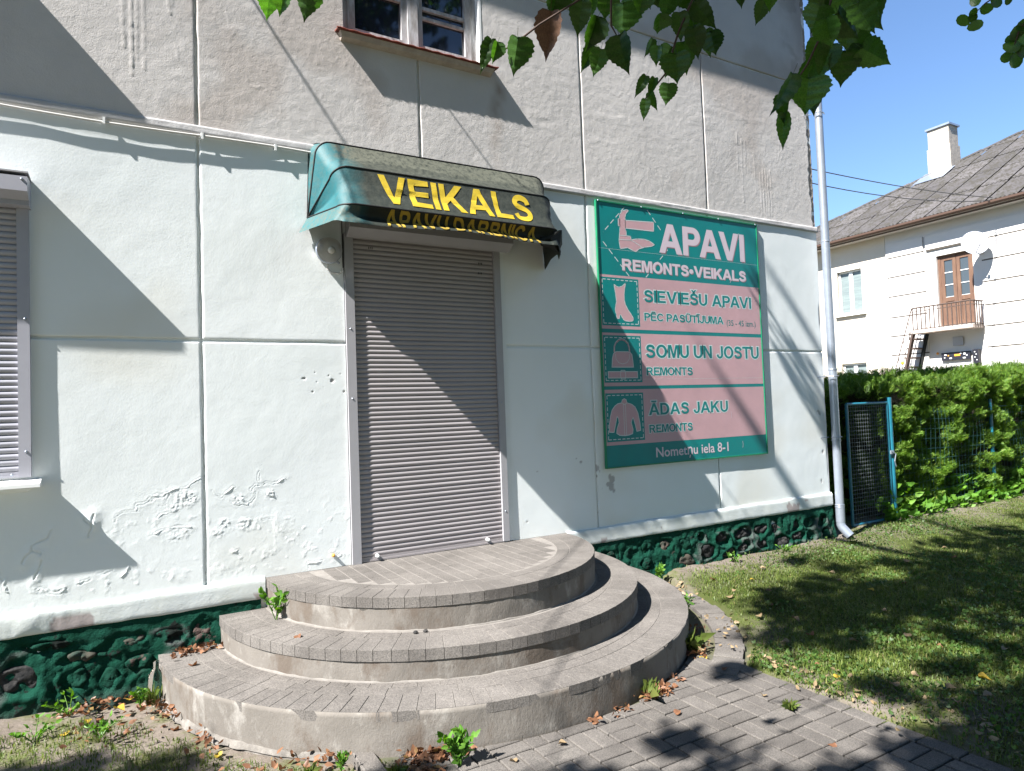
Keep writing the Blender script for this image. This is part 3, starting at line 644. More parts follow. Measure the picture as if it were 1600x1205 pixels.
child(wsill, MB().add([(-.005,-.055,3.936),(1.135,-.055,3.936),(1.135,.01,3.936),(-.005,.01,3.936),(.01,-.043,3.905),(1.12,-.043,3.905),(1.12,.01,3.890),(.01,.01,3.890)], [(0,1,2,3),(4,7,6,5),(0,4,5,1),(1,5,6,2),(3,7,4,0)]), 'sill_stone', m_sillcon)
# window above the left shutter, beyond the picture: its deep tin sill throws the shadow at top left
w2 = S_(MB().box(-3.2,-2.1,.02,.06,3.99,5.3).obj('window', m_oldwhite)); child(w2, MB().box(-3.15,-2.15,.012,.02,4.04,5.26), 'pane', m_glass)
S_(MB().box(-3.6,-1.88,-.180,.02,3.985,4.02).obj('window_sill', m_red))

# ---- roller shutters
def slat_mesh(x0, x1, pitch, depth, name='slat'):
    n = 8; V = []; 
    for x in (x0, x1):
        for i in range(n+1):
            t = i/n; z = t*pitch*.90; y = -depth*math.sin(math.pi*(.06+.88*t))**.8
            V.append((x, y, z))
        V.append((x, .001, pitch*.93)); V.append((x, .001, pitch))
    m = n+3; F = [(i, m+i, m+i+1, i+1) for i in range(m-1)]
    mb = MB(); mb.v = V; mb.f = F
    me = mb.mesh(name, True); return me
def shutter(par_name, x0, x1, z0, z1, y, pitch, depth, material):
    root = S_(MB().box(x0-.01, x1+.01, y+.004, y+.012, z0, z1).obj(par_name, material))
    me = slat_mesh(x0, x1, pitch, depth); me.materials.append(material)
    k = 0
    while z0+.03+k*pitch < z1:
        o = bpy.data.objects.new('slat', me); COL.objects.link(o); o.parent = root
        o.location = (0, y+RND.uniform(-.0006, .0006), z0+.03+k*pitch); o.rotation_euler = (0, RND.uniform(-.0006, .0006), 0); k += 1
    child(root, MB().box(x0, x1, y-.012, y+.003, z0, z0+.012).box(x0, x1, y-.008, y+.003, z0+.012, z0+.029), 'bottom_rail', material)
    return root
sh = shutter('roller_shutter', .053, 1.083, .503, 2.60, .004, .0312, .0075, m_shut)
child(sh, MB().box(-.008,.05,-.020,.03,.50,2.62), 'guide_rail', m_rail); child(sh, MB().box(1.086,1.135,-.020,.03,.508,2.62), 'guide_rail', m_rail)
child(sh, MB().box(1.137,1.172,-.004,.03,.505,2.62), 'jamb_strip', m_low)
hb = MB(); prof = [(.012,2.60),(-.035,2.592),(-.105,2.64),(-.105,2.72),(-.05,2.765),(.012,2.765)]
hb.v = [(x, y, z) for x in (.005, 1.205) for y, z in prof]; hb.f = [tuple(range(5, -1, -1)), tuple(range(6, 12))]+[(i, (i+1) % 6, 6+(i+1) % 6, 6+i) for i in range(6)]
child(sh, hb, 'shutter_box', m_rail)
for x, z in ((.155,.535),(.96,.535)):
    child(sh, MB().lathe([(.0001,.034),(.009,.034),(.0095,.02),(.012,.018),(.012,0)], (x,-.004,z), 'y', 12), 'lock_bolt', m_white, True)
for x, z in ((.02,1.55),(.02,2.0),(1.11,.72),(1.11,1.5),(1.11,2.05)):
    child(sh, MB().lathe([(.0001,.004),(.004,.003),(.006,0)], (x,-.020,z), 'y', 8), 'screw', m_galv, True)
for x, z in ((.17,2.54),(.98,2.50),(.975,2.43)):      # small lifting-strap marks near the top
    child(sh, MB().box(x-.014,x-.010,-.0075,-.003,z-.008,z+.006).box(x+.010,x+.014,-.0075,-.003,z-.008,z+.006).box(x-.002,x+.002,-.0078,-.003,z-.004,z+.004), 'slat_clip', m_dcable)
# window shutter at the left
ws = shutter('window_shutter', -3.0, -1.713, 1.19, 2.56, -.004, .0316, .0085, m_silver)
ws['label'] = 'silver ribbed window shutter'
child(ws, MB().box(-1.712,-1.660,-.026,.01,1.19,2.62), 'guide_rail', m_silver)
wb = MB(); prof = [(.012,2.575),(-.085,2.575),(-.085,2.60),(-.150,2.63),(-.150,2.705),(.012,2.722)]
wb.v = [(x, y, z) for x in (-3.1, -1.652) for y, z in prof]; wb.f = [tuple(range(5, -1, -1)), tuple(range(6, 12))]+[(i, (i+1) % 6, 6+(i+1) % 6, 6+i) for i in range(6)]
child(ws, wb, 'shutter_box', m_silver)
child(ws, MB().box(-3.1,-1.648,-.153,.012,2.722,2.730), 'box_lid', m_rail)
for x, y, z in ((-1.675,-.151,2.69),(-1.68,-.027,2.0),(-1.68,-.027,1.32),(-1.74,-.02,1.205)):
    child(ws, MB().lathe([(.0001,.006),(.005,.005),(.007,0)], (x,y,z), 'y', 8), 'screw', m_galv, True)
S_(MB().add([(-3.1,-.092,1.158),(-1.618,-.092,1.158),(-1.618,.01,1.182),(-3.1,.01,1.182),(-3.1,-.092,1.140),(-1.618,-.092,1.140),(-1.618,.01,1.140),(-3.1,.01,1.140)], [(0,1,2,3),(4,7,6,5),(0,4,5,1),(1,5,6,2),(3,7,4,0)]).obj('window_sill', m_wsill))
S_(MB().add([(-3.05,-.085,1.138),(-1.64,-.085,1.138),(-1.64,.01,1.138),(-3.05,.01,1.138),(-3.05,-.05,1.120),(-1.68,-.05,1.120),(-1.68,.01,1.112),(-3.05,.01,1.112)], [(0,1,2,3),(4,7,6,5),(0,4,5,1),(1,5,6,2)]).obj('sill_stone', m_low))

# ------------------------------------------------------------------ awning
def awn_extra(m, N, L, cur, co, noise):
    sp = N.new('ShaderNodeSeparateXYZ'); L.new(co, sp.inputs[0])
    n = noise(9, 4, .6)
    mr = N.new('ShaderNodeMath'); mr.operation = 'MULTIPLY_ADD'; mr.inputs[1].default_value = .10; L.new(n.outputs['Fac'], mr.inputs[0]); L.new(sp.outputs[0], mr.inputs[2])
    mp = N.new('ShaderNodeMapRange'); mp.inputs['From Min'].default_value = -.08; mp.inputs['From Max'].default_value = .10; L.new(mr.outputs[0], mp.inputs['Value'])
    mx = N.new('ShaderNodeMixRGB'); mx.inputs[1].default_value = (.006,.105,.125,1); mx.inputs[2].default_value = (.016,.021,.018,1); L.new(mp.outputs[0], mx.inputs[0])
    # lichen and dust lying on the upper faces of the cloth, marked in the mesh
    at = N.new('ShaderNodeVertexColor'); at.layer_name = 'paint'; s2 = N.new('ShaderNodeSeparateColor'); L.new(at.outputs[0], s2.inputs[0])
    n3 = noise(34, 6, .75); ml = N.new('ShaderNodeMath'); ml.operation = 'MULTIPLY_ADD'; L.new(n3.outputs['Fac'], ml.inputs[0]); ml.inputs[1].default_value = 5.0; ml.inputs[2].default_value = -2.6
    ad = N.new('ShaderNodeMath'); ad.operation = 'ADD'; ad.use_clamp = True; L.new(s2.outputs[0], ad.inputs[0]); 
    mm = N.new('ShaderNodeMath'); mm.operation = 'MULTIPLY'; L.new(ml.outputs[0], mm.inputs[0]); L.new(s2.outputs[0], mm.inputs[1]); L.new(mm.outputs[0], ad.inputs[1])
    m3 = N.new('ShaderNodeMixRGB'); m3.inputs[2].default_value = (.092,.096,.074,1); L.new(ad.outputs[0], m3.inputs[0]); L.new(mx.outputs[0], m3.inputs[1])
    return m3.outputs[0]
m_awn = mat('sun_bleached_awning_cloth', (.02,.03,.02), .6, var=(.02,.03,.03), spec=.3, bump=.0015, bscale=18, bump2=.006, bscale2=6, extra=awn_extra)
awn = empty('awning', (.64, 0, 2.7), 'faded teal and blackened cloth awning over the shop door, yellow VEIKALS lettering', 'awning')
AI = Matrix.Translation((-.64, 0, -2.7))
def A_(o): o.parent = awn; o.matrix_parent_inverse = AI; return o
XL, XR, PZ = -.232, 1.522, 2.695
def hoop(th, R, ins, rc, n=72):
    """U shaped hoop turning about the pivots by th (0 = against the wall, 90deg = level)"""
    pts = []
    def loc(x, r): return (x, -r*math.sin(th), PZ+r*math.cos(th))
    path = [(XL, 0.)]
    # left leg leans inwards to XL+ins, rounded corner, top, mirrored
    xl, xr = XL+ins, XR-ins
    path += [(XL+(xl-XL)*.5, (R-rc)*.5), (xl, R-rc)]
    for i in range(1, 9): a = math.pi/2*i/8; path.append((xl+rc-rc*math.cos(a), R-rc+rc*math.sin(a)))
    for i in range(1, 20): path.append((xl+rc+(xr-xl-2*rc)*i/20, R))
    for i in range(0, 9): a = math.pi/2*i/8; path.append((xr-rc+rc*math.sin(a), R-rc+rc*math.cos(a)))
    path += [(XR-(XR-xr)*.5, (R-rc)*.5), (XR, 0.)]
    return [loc(x, r) for x, r in path]
HP = [(0.0, .488, .018, .07), (math.radians(14), .475, .035, .09), (math.radians(50), .395, .085, .10), (math.radians(91), .415, .10, .10)]
hoops = [hoop(*h) for h in HP]
def gore(h0, h1, sag, seed, dust):
    A = np.array(h0); Bq = np.array(h1); n = 10; rows = []; C = []
    for j in range(n+1):
        t = j/n; row = A*(1-t)+Bq*t
        ctr = np.array([.64, -.1, 2.72]); d = row-ctr; d[:, 0] *= .15; d /= np.linalg.norm(d, axis=1)[:, None]+1e-6
        amt = sag*math.sin(math.pi*t)+(.017*fbm(row[:, 0]*1.6, row[:, 2]*1.2+t*1.5, 5, 4, seed))*math.sin(math.pi*t)
        rows.append(row-d*np.asarray(amt)[:, None] if hasattr(amt, '__len__') else row-d*amt)
        for p in row: C.append((dust(t, p), 0, 0, 1))
    V = np.concatenate(rows); m = len(A); F = np.array([(j*m+i, j*m+i+1, (j+1)*m+i+1, (j+1)*m+i) for j in range(n) for i in range(m-1)])
    me = npmesh('canopy', V, F); colattr(me, C); return me, np.array(rows)
def d1(t, p): return .95 if p[0] > -.14 else .45
def d2(t, p): return max(.22, float(np.clip((p[0]+.16)*8, 0, 1))*(.95 if t < .42 else .60-.3*t))
def d3(t, p): return .16+.10*(1-t)*(p[0] > 0)
cans = []
for k, (sg, dd) in enumerate(((.004, d1), (.022, d2), (.020, d3))):
    me, rows = gore(hoops[k], hoops[k+1], sg, 60+k, dd); cans.append(rows)
    A_(link('canopy', me, m_awn))
for k, h in enumerate(hoops): A_(MB().tube(h, .006 if k else .005, 6).obj('frame_hoop', m_pipe, smooth=True))
# valance hanging from the lowest hoop, dipping in and flicking out at its hem
H4 = np.array(hoops[3]); nH = len(H4)
def val_off(i, t):
    p = H4[i]; x = p[0]; front = 1. if 5 < i < nH-6 else 0.
    s = (x-XL)/(XR-XL)
    if i < 7:                                  # left side, belling outwards
        k = i/7; return np.array([-.06*t*(1-.1*k), (-.02+.0*k)*t, -.105*t])
    if i > nH-8:                               # right side hangs straight
        k = (nH-1-i)/7; return np.array([.012*t, -.03*t*(k), -.17*t+.03*t*math.sin(i*2)])
    drop = .108+.012*math.sin(x*5.5+1); 
    w = min(1, (i-6)/5., (nH-7-i)/4.)
    dep = .045*math.sin(math.pi*min(1, t*1.15))*w
    out = -.03*t*(1-w)-.012*w*max(0, t-.6)/.4
    return np.array([-.05*(1-min(1, (i-6)/5.))*t, dep+out, -drop*t])
def valance_pt(s, t):
    f = s*(nH-1); i = int(min(nH-2, f)); fr = f-i
    return (H4[i]+val_off(i, t))*(1-fr)+(H4[i+1]+val_off(i+1, t))*fr
V = []; F = []; C = []; nt = 10; ns = 150
for a in range(ns+1):
    for b in range(nt+1):
        p = valance_pt(a/ns, b/nt); p = p+np.array([0, 1, .4])*float(fbm(np.float64(a*.06), np.float64(b*.12), 3, 2, 66))*.010*(b/nt); V.append(p)
        C.append((.5 if p[0] < -.02 else .22*(b > 8), 0, 0, 1))
for a in range(ns):
    for b in range(nt): q = a*(nt+1)+b; F.append((q, q+1, q+nt+2, q+nt+1))
me = npmesh('valance', V, F); colattr(me, C); A_(link('valance', me, m_awn))
# torn flap at the right corner
fl = MB(); fl.add([(1.47,-.30,2.70),(1.43,-.40,2.69),(1.39,-.425,2.68),(1.49,-.22,2.69),(1.455,-.36,2.60),(1.40,-.39,2.53),(1.36,-.36,2.56),(1.33,-.405,2.62),(1.25,-.38,2.60),(1.30,-.32,2.585)], [(0,3,4),(0,4,1),(1,4,5),(1,5,7),(1,7,2),(7,5,6),(2,7,8),(7,6,9),(7,9,8)])
A_(fl.obj('torn_flap', m_black))
A_(MB().tube([(XL,-.0,PZ),(XL,.02,PZ)], .012, 8).tube([(XR,0,PZ),(XR,.02,PZ)], .012, 8).obj('pivot_bracket', m_galv))
A_(MB().tube([(.1,-.01,2.75),(.12,-.20,2.70),(.14,-.40,2.68)], .008, 6).tube([(1.28,-.01,2.75),(1.27,-.20,2.66),(1.27,-.38,2.63)], .008, 6).obj('support_arm', m_pipe))

# ---- bold sans capitals, drawn as outlines (cap height 1); anything else uses the built-in font
def _arc(cx, cy, rx, ry, a0, a1, n=12):
    return [(cx+rx*math.cos(math.radians(a0+(a1-a0)*i/n)), cy+ry*math.sin(math.radians(a0+(a1-a0)*i/n))) for i in range(n+1)]
def _stroke(pl, w):
    P = []                                              # Catmull-Rom through the points
    q = [pl[0]]+list(pl)+[pl[-1]]
    for i in range(1, len(q)-2):
        for k in range(4):
            t = k/4; a, b, c, d = (np.array(q[i+j], float) for j in (-1, 0, 1, 2))
            P.append(.5*((2*b)+(-a+c)*t+(2*a-5*b+4*c-d)*t*t+(-a+3*b-3*c+d)*t**3))
    P.append(np.array(pl[-1], float)); P = np.array(P); T = np.gradient(P, axis=0); T /= np.linalg.norm(T, axis=1)[:, None]; Nn = np.stack([-T[:, 1], T[:, 0]], -1)*w/2
    return [tuple(p) for p in P+Nn]+[tuple(p) for p in (P-Nn)[::-1]]
GL = {
 'I': (.20, [[[(0,0),(0,1),(.2,1),(.2,0)]]]),
 'L': (.70, [[[(0,0),(0,1),(.2,1),(.2,.17),(.70,.17),(.70,0)]]]),
 'E': (.74, [[[(0,0),(0,1),(.72,1),(.72,.83),(.2,.83),(.2,.61),(.68,.61),(.68,.44),(.2,.44),(.2,.17),(.74,.17),(.74,0)]]]),
 'T': (.79, [[[(.295,0),(.295,.83),(0,.83),(0,1),(.79,1),(.79,.83),(.495,.83),(.495,0)]]]),
 'V': (.94, [[[(.365,0),(0,1),(.22,1),(.475,.26),(.72,1),(.94,1),(.585,0)]]]),
 'A': (.97, [[[(0,0),(.37,1),(.60,1),(.97,0),(.75,0),(.67,.225),(.29,.225),(.215,0)], [(.35,.395),(.61,.395),(.482,.755)]]]),
 'K': (.90, [[[(0,0),(0,1),(.2,1),(.2,.56),(.6,1),(.875,1),(.50,.60),(.90,0),(.64,0),(.365,.455),(.2,.285),(.2,0)]]]),
 'M': (.97, [[[(0,0),(0,1),(.30,1),(.485,.32),(.67,1),(.97,1),(.97,0),(.785,0),(.785,.79),(.58,0),(.39,0),(.185,.79),(.185,0)]]]),
 'N': (.80, [[[(0,0),(0,1),(.197,1),(.61,.335),(.61,1),(.80,1),(.80,0),(.603,0),(.19,.65),(.19,0)]]]),
 'P': (.77, [[[(0,0),(0,1)]+_arc(.45,.69,.32,.31,90,-90)+[(.2,.38),(.2,0)], [(.2,.83)]+_arc(.42,.69,.14,.14,90,-90)+[(.2,.55)]]]),
 'R': (.90, [[[(0,0),(0,1)]+_arc(.50,.71,.31,.29,90,-60)+[(.72,.29),(.90,0),(.665,0),(.46,.34),(.38,.405),(.2,.415),(.2,0)], [(.2,.83)]+_arc(.46,.705,.145,.125,90,-90)+[(.2,.58)]]]),
 'B': (.80, [[[(0,0),(0,1)]+_arc(.47,.755,.27,.245,90,-50)+_arc(.50,.285,.30,.285,65,-90)+[(.0,0)], [(.2,.835)]+_arc(.42,.73,.12,.105,90,-90)+[(.2,.625)], [(.2,.455)]+_arc(.45,.31,.14,.145,90,-90)+[(.2,.165)]]]),
 'D': (.85, [[[(0,0),(0,1)]+_arc(.38,.5,.47,.5,90,-90,18), [(.2,.83)]+_arc(.36,.5,.28,.33,90,-90)+[(.2,.17)]]]),
 'O': (.94, [[_arc(.47,.5,.47,.515,0,345,23), _arc(.47,.5,.265,.345,0,340,17)]]),
 'C': (.88, [[_arc(.47,.5,.47,.515,33,327,24)+_arc(.47,.5,.265,.345,-35,-325,18)]]),
 'U': (.80, [[[(0,1)]+_arc(.40,.385,.40,.40,180,360,14)+[(.80,1),(.60,1)]+_arc(.40,.385,.20,.23,360,180,10)+[(.20,1)]]]),
 'J': (.62, [[[(.42,1),(.62,1),(.62,.31)]+_arc(.31,.31,.31,.325,0,-178,14)+[(.19,.33)]+_arc(.31,.31,.12,.165,180,360,8)]]),
 'S': (.77, [[_stroke([(.665,.69),(.60,.835),(.40,.905),(.215,.865),(.135,.735),(.19,.615),(.385,.545),(.57,.47),(.665,.35),(.655,.21),(.545,.11),(.375,.082),(.19,.125),(.10,.29)], .195)]]),
 '\u2022': (.40, [[_arc(.2,.47,.20,.20,0,345,15)]]), ' ': (.28, []) }
_mac = lambda cx: [[[(cx-.24,1.10),(cx-.24,1.22),(cx+.24,1.22),(cx+.24,1.10)]]]
GL['\u0100'] = (.97, GL['A'][1]+_mac(.485)); GL['\u0112'] = (.74, GL['E'][1]+_mac(.37)); GL['\u016a'] = (.80, GL['U'][1]+_mac(.40)); GL['\u012a'] = (.20, GL['I'][1]+_mac(.10))
GL['\u0160'] = (.77, GL['S'][1]+[[[(.13,1.30),(.28,1.30),(.385,1.20),(.49,1.30),(.64,1.30),(.47,1.08),(.30,1.08)]]])
def _grow(c, e, hole):
    """mitred offset of a closed outline by e"""
    A = sum(c[i][0]*c[(i+1) % len(c)][1]-c[(i+1) % len(c)][0]*c[i][1] for i in range(len(c))); sg = (1 if A > 0 else -1)*(-1 if hole else 1); out = []
    for i in range(len(c)):
        p, a, b = Vector(c[i]), Vector(c[i-1]), Vector(c[(i+1) % len(c)]); d1 = (p-a); d2 = (b-p)
        if d1.length < 1e-6 or d2.length < 1e-6: out.append(tuple(p)); continue
        d1.normalize(); d2.normalize(); n1 = Vector((d1.y, -d1.x))*sg; n2 = Vector((d2.y, -d2.x))*sg; m = (n1+n2)
        if m.length < .3: m = n1
        else: m = m/max(.45, m.length_squared/2)
        out.append(tuple(p+m*e))
    return out
def glyph2d(ch, grow=0.):
    V = []; T = []
    for comp in GL[ch][1]:
        cs = [_grow(c, grow, k > 0) if grow else c for k, c in enumerate(comp)]
        tr = tessellate_polygon([[Vector((x, z, 0)) for x, z in c] for c in cs]); b = len(V)
        for c in cs: V += c
        T += [tuple(b+i for i in t) for t in tr]
    return V, T
def layout(txt, gap=.085):
    x = 0; out = []
    kern = {('A','V'): -.10, ('V','A'): -.10, ('P','A'): -.09, ('L','T'): -.06, ('K','A'): -.02, ('D','A'): -.03, ('S','T'): -.01, ('O','S'): -.01}
    for i, ch in enumerate(txt):
        if i: x += gap+kern.get((txt[i-1], ch), 0)
        out.append((ch, x)); x += GL[ch][0]
    return out, x
def caps(txt, x0, x1, z0, z1, y, material, put, name='letter', grow=0.):
    lay, W = layout(txt); kx = (x1-x0)/W; kz = z1-z0
    for ch, gx_ in lay:
        if ch == ' ': continue
        V, T = glyph2d(ch, grow); me = bpy.data.meshes.new(name); me.from_pydata([(x0+(gx_+a)*kx, y, z0+b*kz) for a, b in V], [], T); me.update(); put(link(name, me, material))
def surf_caps(txt, s0, s1, t0, t1, fn, material, put, name='letter'):
    lay, W = layout(txt)
    for ch, gx_ in lay:
        if ch == ' ': continue
        V, T = glyph2d(ch); me = bpy.data.meshes.new(name); me.from_pydata([(a, b, 0) for a, b in V], [], T); bm = bmesh.new(); bm.from_mesh(me)
        for i in range(1, 12): bmesh.ops.bisect_plane(bm, geom=bm.verts[:]+bm.edges[:]+bm.faces[:], plane_co=(i*.085, 0, 0), plane_no=(1, 0, 0))
        for i in range(1, 12): bmesh.ops.bisect_plane(bm, geom=bm.verts[:]+bm.edges[:]+bm.faces[:], plane_co=(0, i/12, 0), plane_no=(0, 1, 0))
        for v in bm.verts: v.co = Vector(fn(s0+(gx_+v.co.x)/W*(s1-s0), t1+v.co.y*(t0-t1)))
        bm.to_mesh(me); bm.free(); put(link(name, me, material))
# ---- lettering
def text_mesh(txt, bold=.012, body=None, res=3):
    cu = bpy.data.curves.new('t', 'FONT'); cu.body = txt; cu.size = 1; cu.offset = bold; cu.resolution_u = res; cu.fill_mode = 'BOTH' if hasattr(cu, 'fill_mode') else 'FRONT'
    cu.extrude = 0; ob = bpy.data.objects.new('t', cu); COL.objects.link(ob); bpy.context.view_layer.update()
    dg = bpy.context.evaluated_depsgraph_get(); me = bpy.data.meshes.new_from_object(ob.evaluated_get(dg)); bpy.data.objects.remove(ob, do_unlink=True)
    co = np.zeros(len(me.vertices)*3, np.float32); me.vertices.foreach_get('co', co); return me, co.reshape(-1, 3)
def cap_box(bold):
    me, co = text_mesh('H', bold); a = co.min(0)[1], co.max(0)[1]; return a
def fit_text(txt, x0, x1, z0, z1, y, material, parent, bold=.018, name='lettering', thick=.0):
    """flat letters: cap height z0..z1, width x0..x1"""
    me, co = text_mesh(txt, bold); ca, cb = cap_box(bold)
    X0, X1 = co[:, 0].min(), co[:, 0].max()
    n = np.stack([x0+(co[:, 0]-X0)/(X1-X0)*(x1-x0), np.full(len(co), y), z0+(co[:, 1]-ca)/(cb-ca)*(z1-z0)], -1).astype(np.float32)
    me.vertices.foreach_set('co', n.ravel()); me.update(); me.name = name
    me.materials.clear(); o = link(name, me, material); 
    if parent is not None: o.parent = parent
    return o
R3 = cans[2]                                         # rows of the front gore, [t][i]
xf = R3[0][:, 0]
def front_pt(x, t):
    tt = t*10; j = int(min(9, max(0, tt))); fr = tt-j
    def at(row):
        xs_ = row[:, 0]; i0 = 10; i1 = len(xs_)-11
        return np.array([x, np.interp(x, xs_[i0:i1+1], row[i0:i1+1, 1]), np.interp(x, xs_[i0:i1+1], row[i0:i1+1, 2])])
    p = at(R3[j])*(1-fr)+at(R3[j+1])*fr
    q = at(R3[min(j+1, 10)])-at(R3[j]); nrm = np.array([0, q[2], -q[1]]); nrm /= np.linalg.norm(nrm)+1e-9
    if nrm[1] > 0: nrm = -nrm
    return p+nrm*.004
surf_caps('VEIKALS', .125, 1.215, .08, .86, front_pt, m_yellow, A_)
def vpt(x, t):
    s = None
    # invert x on the front run of hoop 4
    xs_ = H4[:, 0]; i0 = 11; i1 = nH-12
    f = np.interp(x, xs_[i0:i1+1], np.arange(i0, i1+1)); s = f/(nH-1)
    p = valance_pt(s, t); a = s*ns; bb = t*nt
    p = p+np.array([0, 1, .4])*float(fbm(np.float64(a*.06), np.float64(bb*.12), 3, 2, 66))*.010*t
    return p+np.array([0, -.0035, 0])
surf_caps('APAVU DARBNICA', .14, 1.235, .04, .95, vpt, m_yellow2, A_)

# ------------------------------------------------------------------ sign board
sign = empty('shoe_repair_sign', (2.96, 0, 2.03), 'large teal and pink printed board listing shoe repairs, on the wall right of the door', 'sign')
SI = Matrix.Translation((-2.96, 0, -2.03))
def G_(o): o.parent = sign; o.matrix_parent_inverse = SI; return o
YS = -.022
G_(MB().box(2.036, 3.898, -.021, -.006, .962, 3.085).obj('backing_board', m_teal))
G_(MB().box(2.026,2.036,-.027,-.006,.952,3.095).box(3.898,3.908,-.027,-.006,.952,3.095).box(2.036,3.898,-.027,-.006,3.085,3.095).box(2.036,3.898,-.027,-.006,.952,.962).obj('frame', m_frameg))
def rect(x0, x1, z0, z1, y, material, name):
    mb = MB(); mb.v = [(x0, y, z0), (x1, y, z0), (x1, y, z1), (x0, y, z1)]; mb.f = [(0, 1, 2, 3)]; return G_(mb.obj(name, material))
def poly(pts, y, material, name):
    tr = tessellate_polygon([[Vector((p[0], p[1], 0)) for p in pts]]); me = bpy.data.meshes.new(name); me.from_pydata([(p[0], y, p[1]) for p in pts], [], [tuple(t) for t in tr]); me.update()
    return G_(link(name, me, material))
def lines(pl, w, y, material, name, closed=True, dash=None):
    """flat printed line, optionally dashed"""
    mb = MB(); P = list(pl)+([pl[0]] if closed else [])
    for a, b in zip(P[:-1], P[1:]):
        a = Vector((a[0], 0, a[1])); b = Vector((b[0], 0, b[1])); L = (b-a).length
        if L < 1e-5: continue
        d = (b-a)/L; n = Vector((-d.z, 0, d.x))*w/2; t = 0
        while t < L:
            e = min(L, t+(dash[0] if dash else L)); p = a+d*t; q = a+d*e
            if not dash: p = p-d*w*.4; q = q+d*w*.4
            k = len(mb.v); mb.v += [tuple(Vector((v.x, y, v.z))) for v in (p-n, q-n, q+n, p+n)]; mb.f.append((k, k+1, k+2, k+3)); t = e+(dash[1] if dash else 1)
    return G_(mb.obj(name, material))
Y1, Y2, Y3, Y4 = -.0213, -.0216, -.0219, -.0222
rect(2.040, 3.894, 2.062, 2.497, Y1, m_pink, 'print_panel'); rect(2.040, 3.894, 1.602, 2.030, Y1, m_pink, 'print_panel'); rect(2.040, 3.894, 1.132, 1.574, Y1, m_pink, 'print_panel')
for z0, z1 in ((2.088, 2.478), (1.630, 2.010), (1.159, 1.546)):
    rect(2.046, 2.436, z0, z1, Y2, m_teal, 'print_panel'); lines([(2.062,z0+.018),(2.42,z0+.018),(2.42,z1-.018),(2.062,z1-.018)], .006, Y3, m_pale, 'stitch_line', True, (.030,.016))
lines([(2.32,3.065),(2.092,2.84)], .007, Y1, m_pale, 'stitch_line', False, (.05,.03)); lines([(2.088,2.762),(2.343,2.50)], .007, Y1, m_pale, 'stitch_line', False, (.05,.03))
lines([(2.568,3.073),(2.708,2.919)], .007, Y1, m_pale, 'stitch_line', False, (.05,.03)); lines([(2.778,2.756),(2.521,2.502)], .007, Y1, m_pale, 'stitch_line', False, (.05,.03))
# boot-and-hammer emblem
ham = [(2.268,3.0),(2.30,3.035),(2.345,3.05),(2.365,3.045),(2.335,3.015),(2.325,2.985),(2.324,2.88),(2.331,2.872),(2.331,2.832),(2.375,2.832),(2.38,2.805),(2.45,2.818),(2.52,2.822),(2.58,2.812),(2.632,2.786),(2.60,2.770),(2.52,2.755),(2.46,2.735),(2.423,2.708),(2.40,2.715),(2.34,2.735),(2.262,2.72),(2.252,2.78),(2.262,2.86),(2.268,2.90)]
bar = [(2.325,2.960),(2.633,2.977),(2.629,2.90),(2.325,2.895)]
hd = [(2.252,2.965),(2.268,2.968),(2.268,2.905),(2.250,2.908)]
for q in (ham, bar, hd):
    poly(q, Y1, m_pink, 'emblem'); lines(q, .006, Y2, m_pale, 'emblem_outline')
lines([(2.262,2.83),(2.331,2.832)], .005, Y3, m_pale, 'emblem_outline', False); lines([(2.255,2.795),(2.38,2.80),(2.42,2.785),(2.47,2.765),(2.50,2.745)], .005, Y3, m_pale, 'emblem_outline', False)
# boot, bag with belt, jacket
boot = [(2.18,2.424),(2.205,2.408),(2.231,2.402),(2.262,2.412),(2.30,2.439),(2.288,2.39),(2.281,2.349),(2.280,2.30),(2.290,2.262),(2.315,2.222),(2.350,2.180),(2.367,2.155),(2.362,2.134),(2.330,2.127),(2.276,2.131),(2.255,2.150),(2.238,2.178),(2.226,2.178),(2.222,2.147),(2.198,2.147),(2.192,2.18),(2.182,2.212),(2.188,2.25),(2.199,2.285),(2.192,2.35)]
bag = [(2.125,1.754),(2.132,1.82),(2.143,1.857),(2.158,1.874),(2.177,1.879),(2.296,1.879),(2.318,1.874),(2.335,1.857),(2.342,1.81),(2.347,1.754)]
belt = [(2.084,1.718),(2.386,1.718),(2.386,1.667),(2.084,1.667)]
jack = [(2.072,1.238),(2.075,1.30),(2.088,1.36),(2.106,1.41),(2.135,1.442),(2.168,1.461),(2.207,1.467),(2.215,1.49),(2.235,1.500),(2.256,1.49),(2.262,1.466),(2.312,1.452),(2.345,1.43),(2.372,1.38),(2.388,1.30),(2.394,1.238),(2.352,1.232),(2.338,1.29),(2.320,1.345),(2.308,1.33),(2.298,1.305),(2.314,1.25),(2.308,1.216),(2.27,1.206),(2.226,1.203),(2.175,1.208),(2.144,1.226),(2.150,1.262),(2.173,1.310),(2.168,1.345),(2.155,1.36),(2.135,1.29),(2.118,1.234)]
for q in (boot, bag, belt, jack): poly(q, Y3, m_pink, 'emblem'); lines(q, .006, Y4, m_pale, 'emblem_outline')
hnd = [(2.155+.0,1.88),(2.158,1.92),(2.175,1.95),(2.205,1.972),(2.238,1.978),(2.270,1.968),(2.298,1.945),(2.31,1.91),(2.312,1.88)]
lines(hnd, .014, Y3, m_pink, 'emblem', False); lines([(x, z+.008) for x, z in hnd], .004, Y4, m_pale, 'emblem_outline', False); lines([(2.165,1.86),(2.17,1.82),(2.195,1.79),(2.235,1.78),(2.28,1.79),(2.305,1.82),(2.31,1.86)], .004, Y4, m_pale, 'emblem_outline', False)
lines([(2.215,1.728),(2.255,1.728),(2.262,1.69),(2.255,1.658),(2.215,1.658),(2.208,1.69)], .005, Y4, m_pale, 'emblem_outline')
